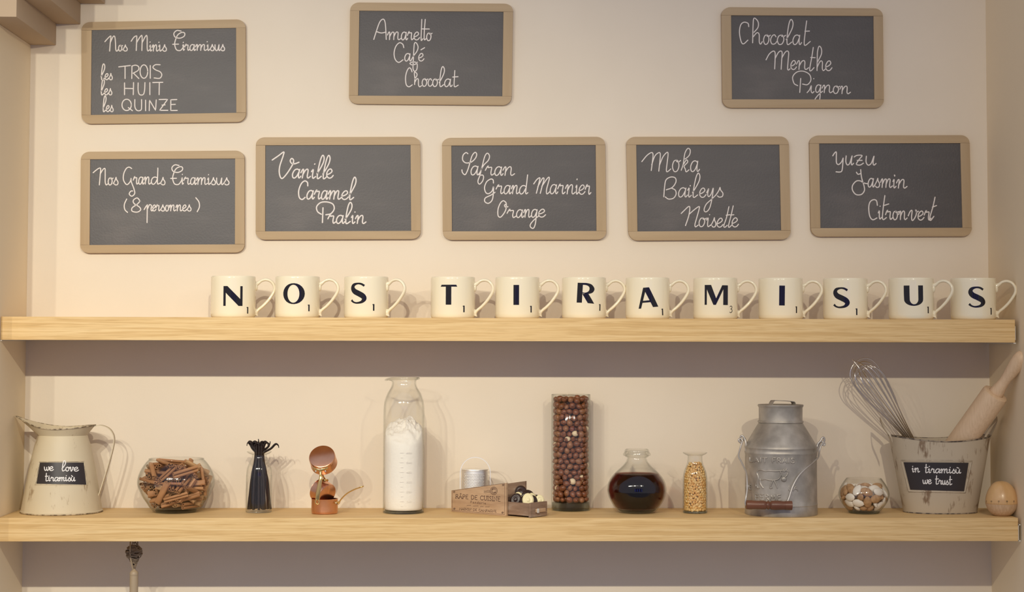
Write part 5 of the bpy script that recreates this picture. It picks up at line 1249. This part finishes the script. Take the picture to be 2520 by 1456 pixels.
part('panel_border', edge_line(tk, Qb([(264, 508), (1056, 516), (980, 873), (346, 862)]), .0007, .0003, 14), M['grey_tin_rim'], t, 'brown worn line round the panel', smooth=60)
lb = part('label_panel', plate(tk, Qb([(291, 531), (1016, 537), (965, 856), (366, 838)]), .0007, 16, 8), M['board_paint'], t, 'black writing panel', smooth=60)
part('painted_word', written(tk, cb, word('in', (385, 412, 470), (641, 643), 44)+[dot(393, 577)], .00098, .0003, .0008), M['white_paint'], lb, smooth=0, fix=False)
part('painted_word', written(tk, cb, word('tiramisu', (525, 565, 597, 645, 703, 795, 826, 872, 928), (648, 655), 44)+[ln((885, 590), (905, 598)), dot(578, 578), dot(810, 590)], .00098, .0003, .0008), M['white_paint'], lb, smooth=0, fix=False)
part('painted_word', written(tk, cb, word('we', (505, 562, 602), 772, 45), .00098, .0003, .0008), M['white_paint'], lb, smooth=0, fix=False)
part('painted_word', written(tk, cb, word('trust', (640, 682, 722, 760, 795, 830), (776, 784), 44), .00098, .0003, .0008), M['white_paint'], lb, smooth=0, fix=False)
for ex in ([(2421, 1084, .078), (2427, 1070, .080), (2440, 1048, .092), (2452, 1031, .108), (2453.5, 1030, .118), (2449, 1045, .132), (2441, 1062, .142), (2436, 1076, .147)],
           [(2196, 1084, .078), (2189, 1068, .080), (2175, 1048, .092), (2168, 1034, .108), (2166, 1031, .118), (2172, 1046, .132), (2184, 1064, .142), (2190, 1078, .147)]):
    part('ear_handle', strap([P(x, y, Yv) for x, y, Yv in smooth_path(ex, 4)], .0075, .0014, (0, .35, 1)), M['grey_tin'], t, smooth=50)

# whisk
Tw, Bw = P(2107, 890, .105), P(2243, 1083, .138)
axw = (Tw-Bw); Lw = axw.length; axw.normalize()
sxw = axw.cross(Vector((0, 1, 0))).normalized(); syw = axw.cross(sxw).normalized()
t = thing('balloon_whisk', 'shiny wire balloon whisk standing handle down in the tin bucket', 'whisk', Bw)
cprof = [(0, .0070), (.15, .0105), (.35, .0175), (.55, .0248), (.72, .0300), (.84, .0320), (.93, .0272), (.985, .0150), (1, 0)]
for k in range(8):
    an = math.pi*k/8+.15; dirv = sxw*math.cos(an)+syw*math.sin(an); sc_ = 1-.035*(k % 4)
    half = [(s*sc_ if s > .5 else s, r*(1-.04*(k % 3))) for s, r in cprof]
    pth = [(s, r) for s, r in half]+[(s, -r) for s, r in reversed(half[:-1])]
    pts = [Bw+axw*(s*Lw)+dirv*r for s, r in smooth_path(pth, 6)]
    part('wire', tube(pts, .00105, 8), M['wire'], t, smooth=60)
hk = [P(x, y, Yv) for x, y, Yv in smooth_path([(2098.5, 884.5, .100), (2103, 890, .097), (2110, 899, .094), (2115.5, 907, .092), (2116, 912, .096), (2113.5, 919, .10), (2116, 927, .103)], 4)]
part('cross_hook', tube(hk, .0010, 8), M['wire'], t, smooth=60)
hend = Bw-axw*.155
def fit_end(v): return v
part('handle', xf(lathe([(0, 0), (.0070, .0005), (.0086, .004), (.0080, .02), (.0092, .07), (.0078, .135), (.0072, .150), (0, .1505)], seg=28), Matrix.Translation(Vector((hend.x-.006, .160, max(.0035, hend.z)))) @ (Bw-Vector((hend.x-.006, .160, max(.0035, hend.z)))).to_track_quat('Z', 'Y').to_matrix().to_4x4()), M['steel'], t, smooth=60)

# rolling pin
e1 = P(2451.5, 966, .036); e0d = (P(2451.5-58, 966+81, .075)-e1).normalized()
t = thing('rolling_pin', 'pale beech rolling pin leaning in the tin bucket against the right corner', 'rolling pin', e1)
Mr = Matrix.Translation(e1) @ (-e0d).to_track_quat('Z', 'Y').to_matrix().to_4x4()
bl_ = (e1.z-.088)/(-e0d.z)
part('roller', xf(lathe([(0, -bl_+.004), (.020, -bl_), (.0248, -bl_+.003), (.0262, -bl_+.010), (.0262, -.0065), (.0250, -.0022), (.0212, 0), (.0150, .0002), (.0148, -.004), (0, -.004)], seg=64), Mr), M['beech'], t, smooth=40)
part('handle', xf(lathe([(0, -.0035), (.0142, -.0035), (.0145, .0005), (.0136, .0075), (.0116, .0180), (.0104, .0280), (.0108, .0390), (.0128, .0530), (.0146, .0690), (.0150, .0820), (.0138, .0925), (.0110, .0985), (.0060, .1003), (.0055, .0991), (0, .0989)], seg=48), Mr), M['beech'], t, smooth=50)

# egg timer
KT = 5660
et = P(2465.3, 1260, .044); et = Vector((et.x, .044, .0002))
t = thing('egg_timer', 'wooden egg shaped kitchen timer by the right wall', 'timer', et)
lo_ = px_prof([(64, 1146), (84, 1144), (122, 1118), (157, 1070), (176, 1020), (178, 1012)], 1146, KT)
hi_ = px_prof([(176, 1011), (178.5, 1006), (175, 955), (160, 895), (133, 838), (95, 792), (50, 767), (0, 760)], 1146, KT)
part('base', lathe([(0, 0)]+[(float(a), float(b)) for a, b in smooth_path(lo_[:-1], 4)]+[lo_[-1], (.0300, lo_[-1][1]+.0003), (0, lo_[-1][1]+.0003)], et, 64), M['timer_base'], t, 'paler bare wood lower half', smooth=50)
hs = [(max(0, float(a)), float(b)) for a, b in smooth_path(hi_[1:], 5)]
tg = lathe([(0, hi_[0][1]+.0006), (.0300, hi_[0][1]+.0006), hi_[0]]+hs, et, 64)
part('dial', tg, M['timer_top'], t, 'glossy darker wood upper half', smooth=50)
dl = t.children[-1]
tt_ = bvh(lathe(hs, et, 120))
nm = []
for s_, x in (('5', 1218), ('10', 1272), ('15', 1355), ('20', 1448), ('25', 1525)):
    wd_ = 8 if 1250 < x < 1500 else 6
    for j, ch in enumerate(s_):
        for s in digs[ch]: nm.append([(x+(j-len(s_)/2)*(wd_+1.5)+a*wd_, 963+b*14) for a, b in s])
    nm += [[(x, 984), (x, 988)], [(x, 994), (x, 997)]]
for i in range(5): nm.append([(1290+i*12, 992+i*.8), (1291+i*12, 992+i*.8)])
part('numerals', written(tt_, cb, nm, .00028, .0001, .0001), M['timer_ink'], dl, smooth=60, fix=False)

# ------------------------------------------------------------------ hanging ornament under the lower shelf
ho = P(330, 1390, .085)
t = thing('hanging_ornament', 'beige metal rod topped with tangled twigs, hanging under the lower shelf', 'ornament', (ho.x, .085, -TH))
ch_ = (240, 1300, 9.333)
H = lambda x, y, Yv=.085: P(ch_[0]+x/ch_[2], ch_[1]+y/ch_[2], Yv)
rc = H(838, 1090); kq = 1228*9.333
part('rod', lathe([(0, -.090), (.0082, -.090), (.0083, 0), (.0082, .0008), (.0078, .0010)], (rc.x, .085, rc.z), 32), M['beige_metal'], t, smooth=50)
part('knob', lathe([(.0078, .0004), (.0084, .0015), (.0086, .0045), (.0078, .0080), (.0056, .0105), (.0030, .0122), (.0016, .0145), (.0010, .0170), (0, .0172)], (rc.x, .085, rc.z), 32), M['beige_metal'], t, smooth=60)
part('hanging_strap', strap([H(x, y, Yv) for x, y, Yv in smooth_path([(757, 290, .080), (752, 420, .072), (752, 600, .070), (775, 760, .076), (815, 940, .083)], 5)], .0030, .0010, (1, -.3, 0)), M['beige_metal'], t, smooth=50)
part('hanging_strap', strap([H(x, y, Yv) for x, y, Yv in smooth_path([(920, 290, .090), (920, 400, .094), (935, 560, .098), (880, 800, .092), (846, 935, .086)], 5)], .0030, .0010, (1, .3, 0)), M['beige_metal'], t, smooth=50)
part('chain_ring', tube([H(845+52*math.cos(a), 362+46*math.sin(a)) for a in np.linspace(0, 2*math.pi, 20, endpoint=False)], .0009, 6, closed=True), M['twine'], t, smooth=60)
part('chain_ring', tube([H(838+38*math.cos(a), 312+30*math.sin(a), .087) for a in np.linspace(0, 2*math.pi, 20, endpoint=False)], .0009, 6, closed=True), M['twine'], t, smooth=60)
tw = []; rs = random.Random(5)
def cone_r(y): return np.interp(y, [380, 430, 520, 620, 700, 800, 900, 935], [60, 150, 195, 185, 110, 62, 30, 12])
for k in range(30):
    y = 395+k*17.5; a = rs.uniform(0, 6.28); pts = []; sl = rs.uniform(-60, 60); n = 16
    for i in range(n):
        b = a+i*.42; yy_ = y+sl*math.sin(b*1.3+k)+rs.uniform(-10, 10); yy_ = min(930, max(385, yy_)); r = cone_r(yy_)*rs.uniform(.82, 1.0)
        p = H(840+r*math.cos(b), yy_); pts.append((p.x, .085+r/kq*math.sin(b), p.z))
    tw.append(tube(smooth_path(pts, 3), rs.uniform(.0009, .0016), 5))
part('tangled_twigs', merge(*tw), M['twine'], t, 'tangle of dry twigs', kind='stuff', smooth=60)
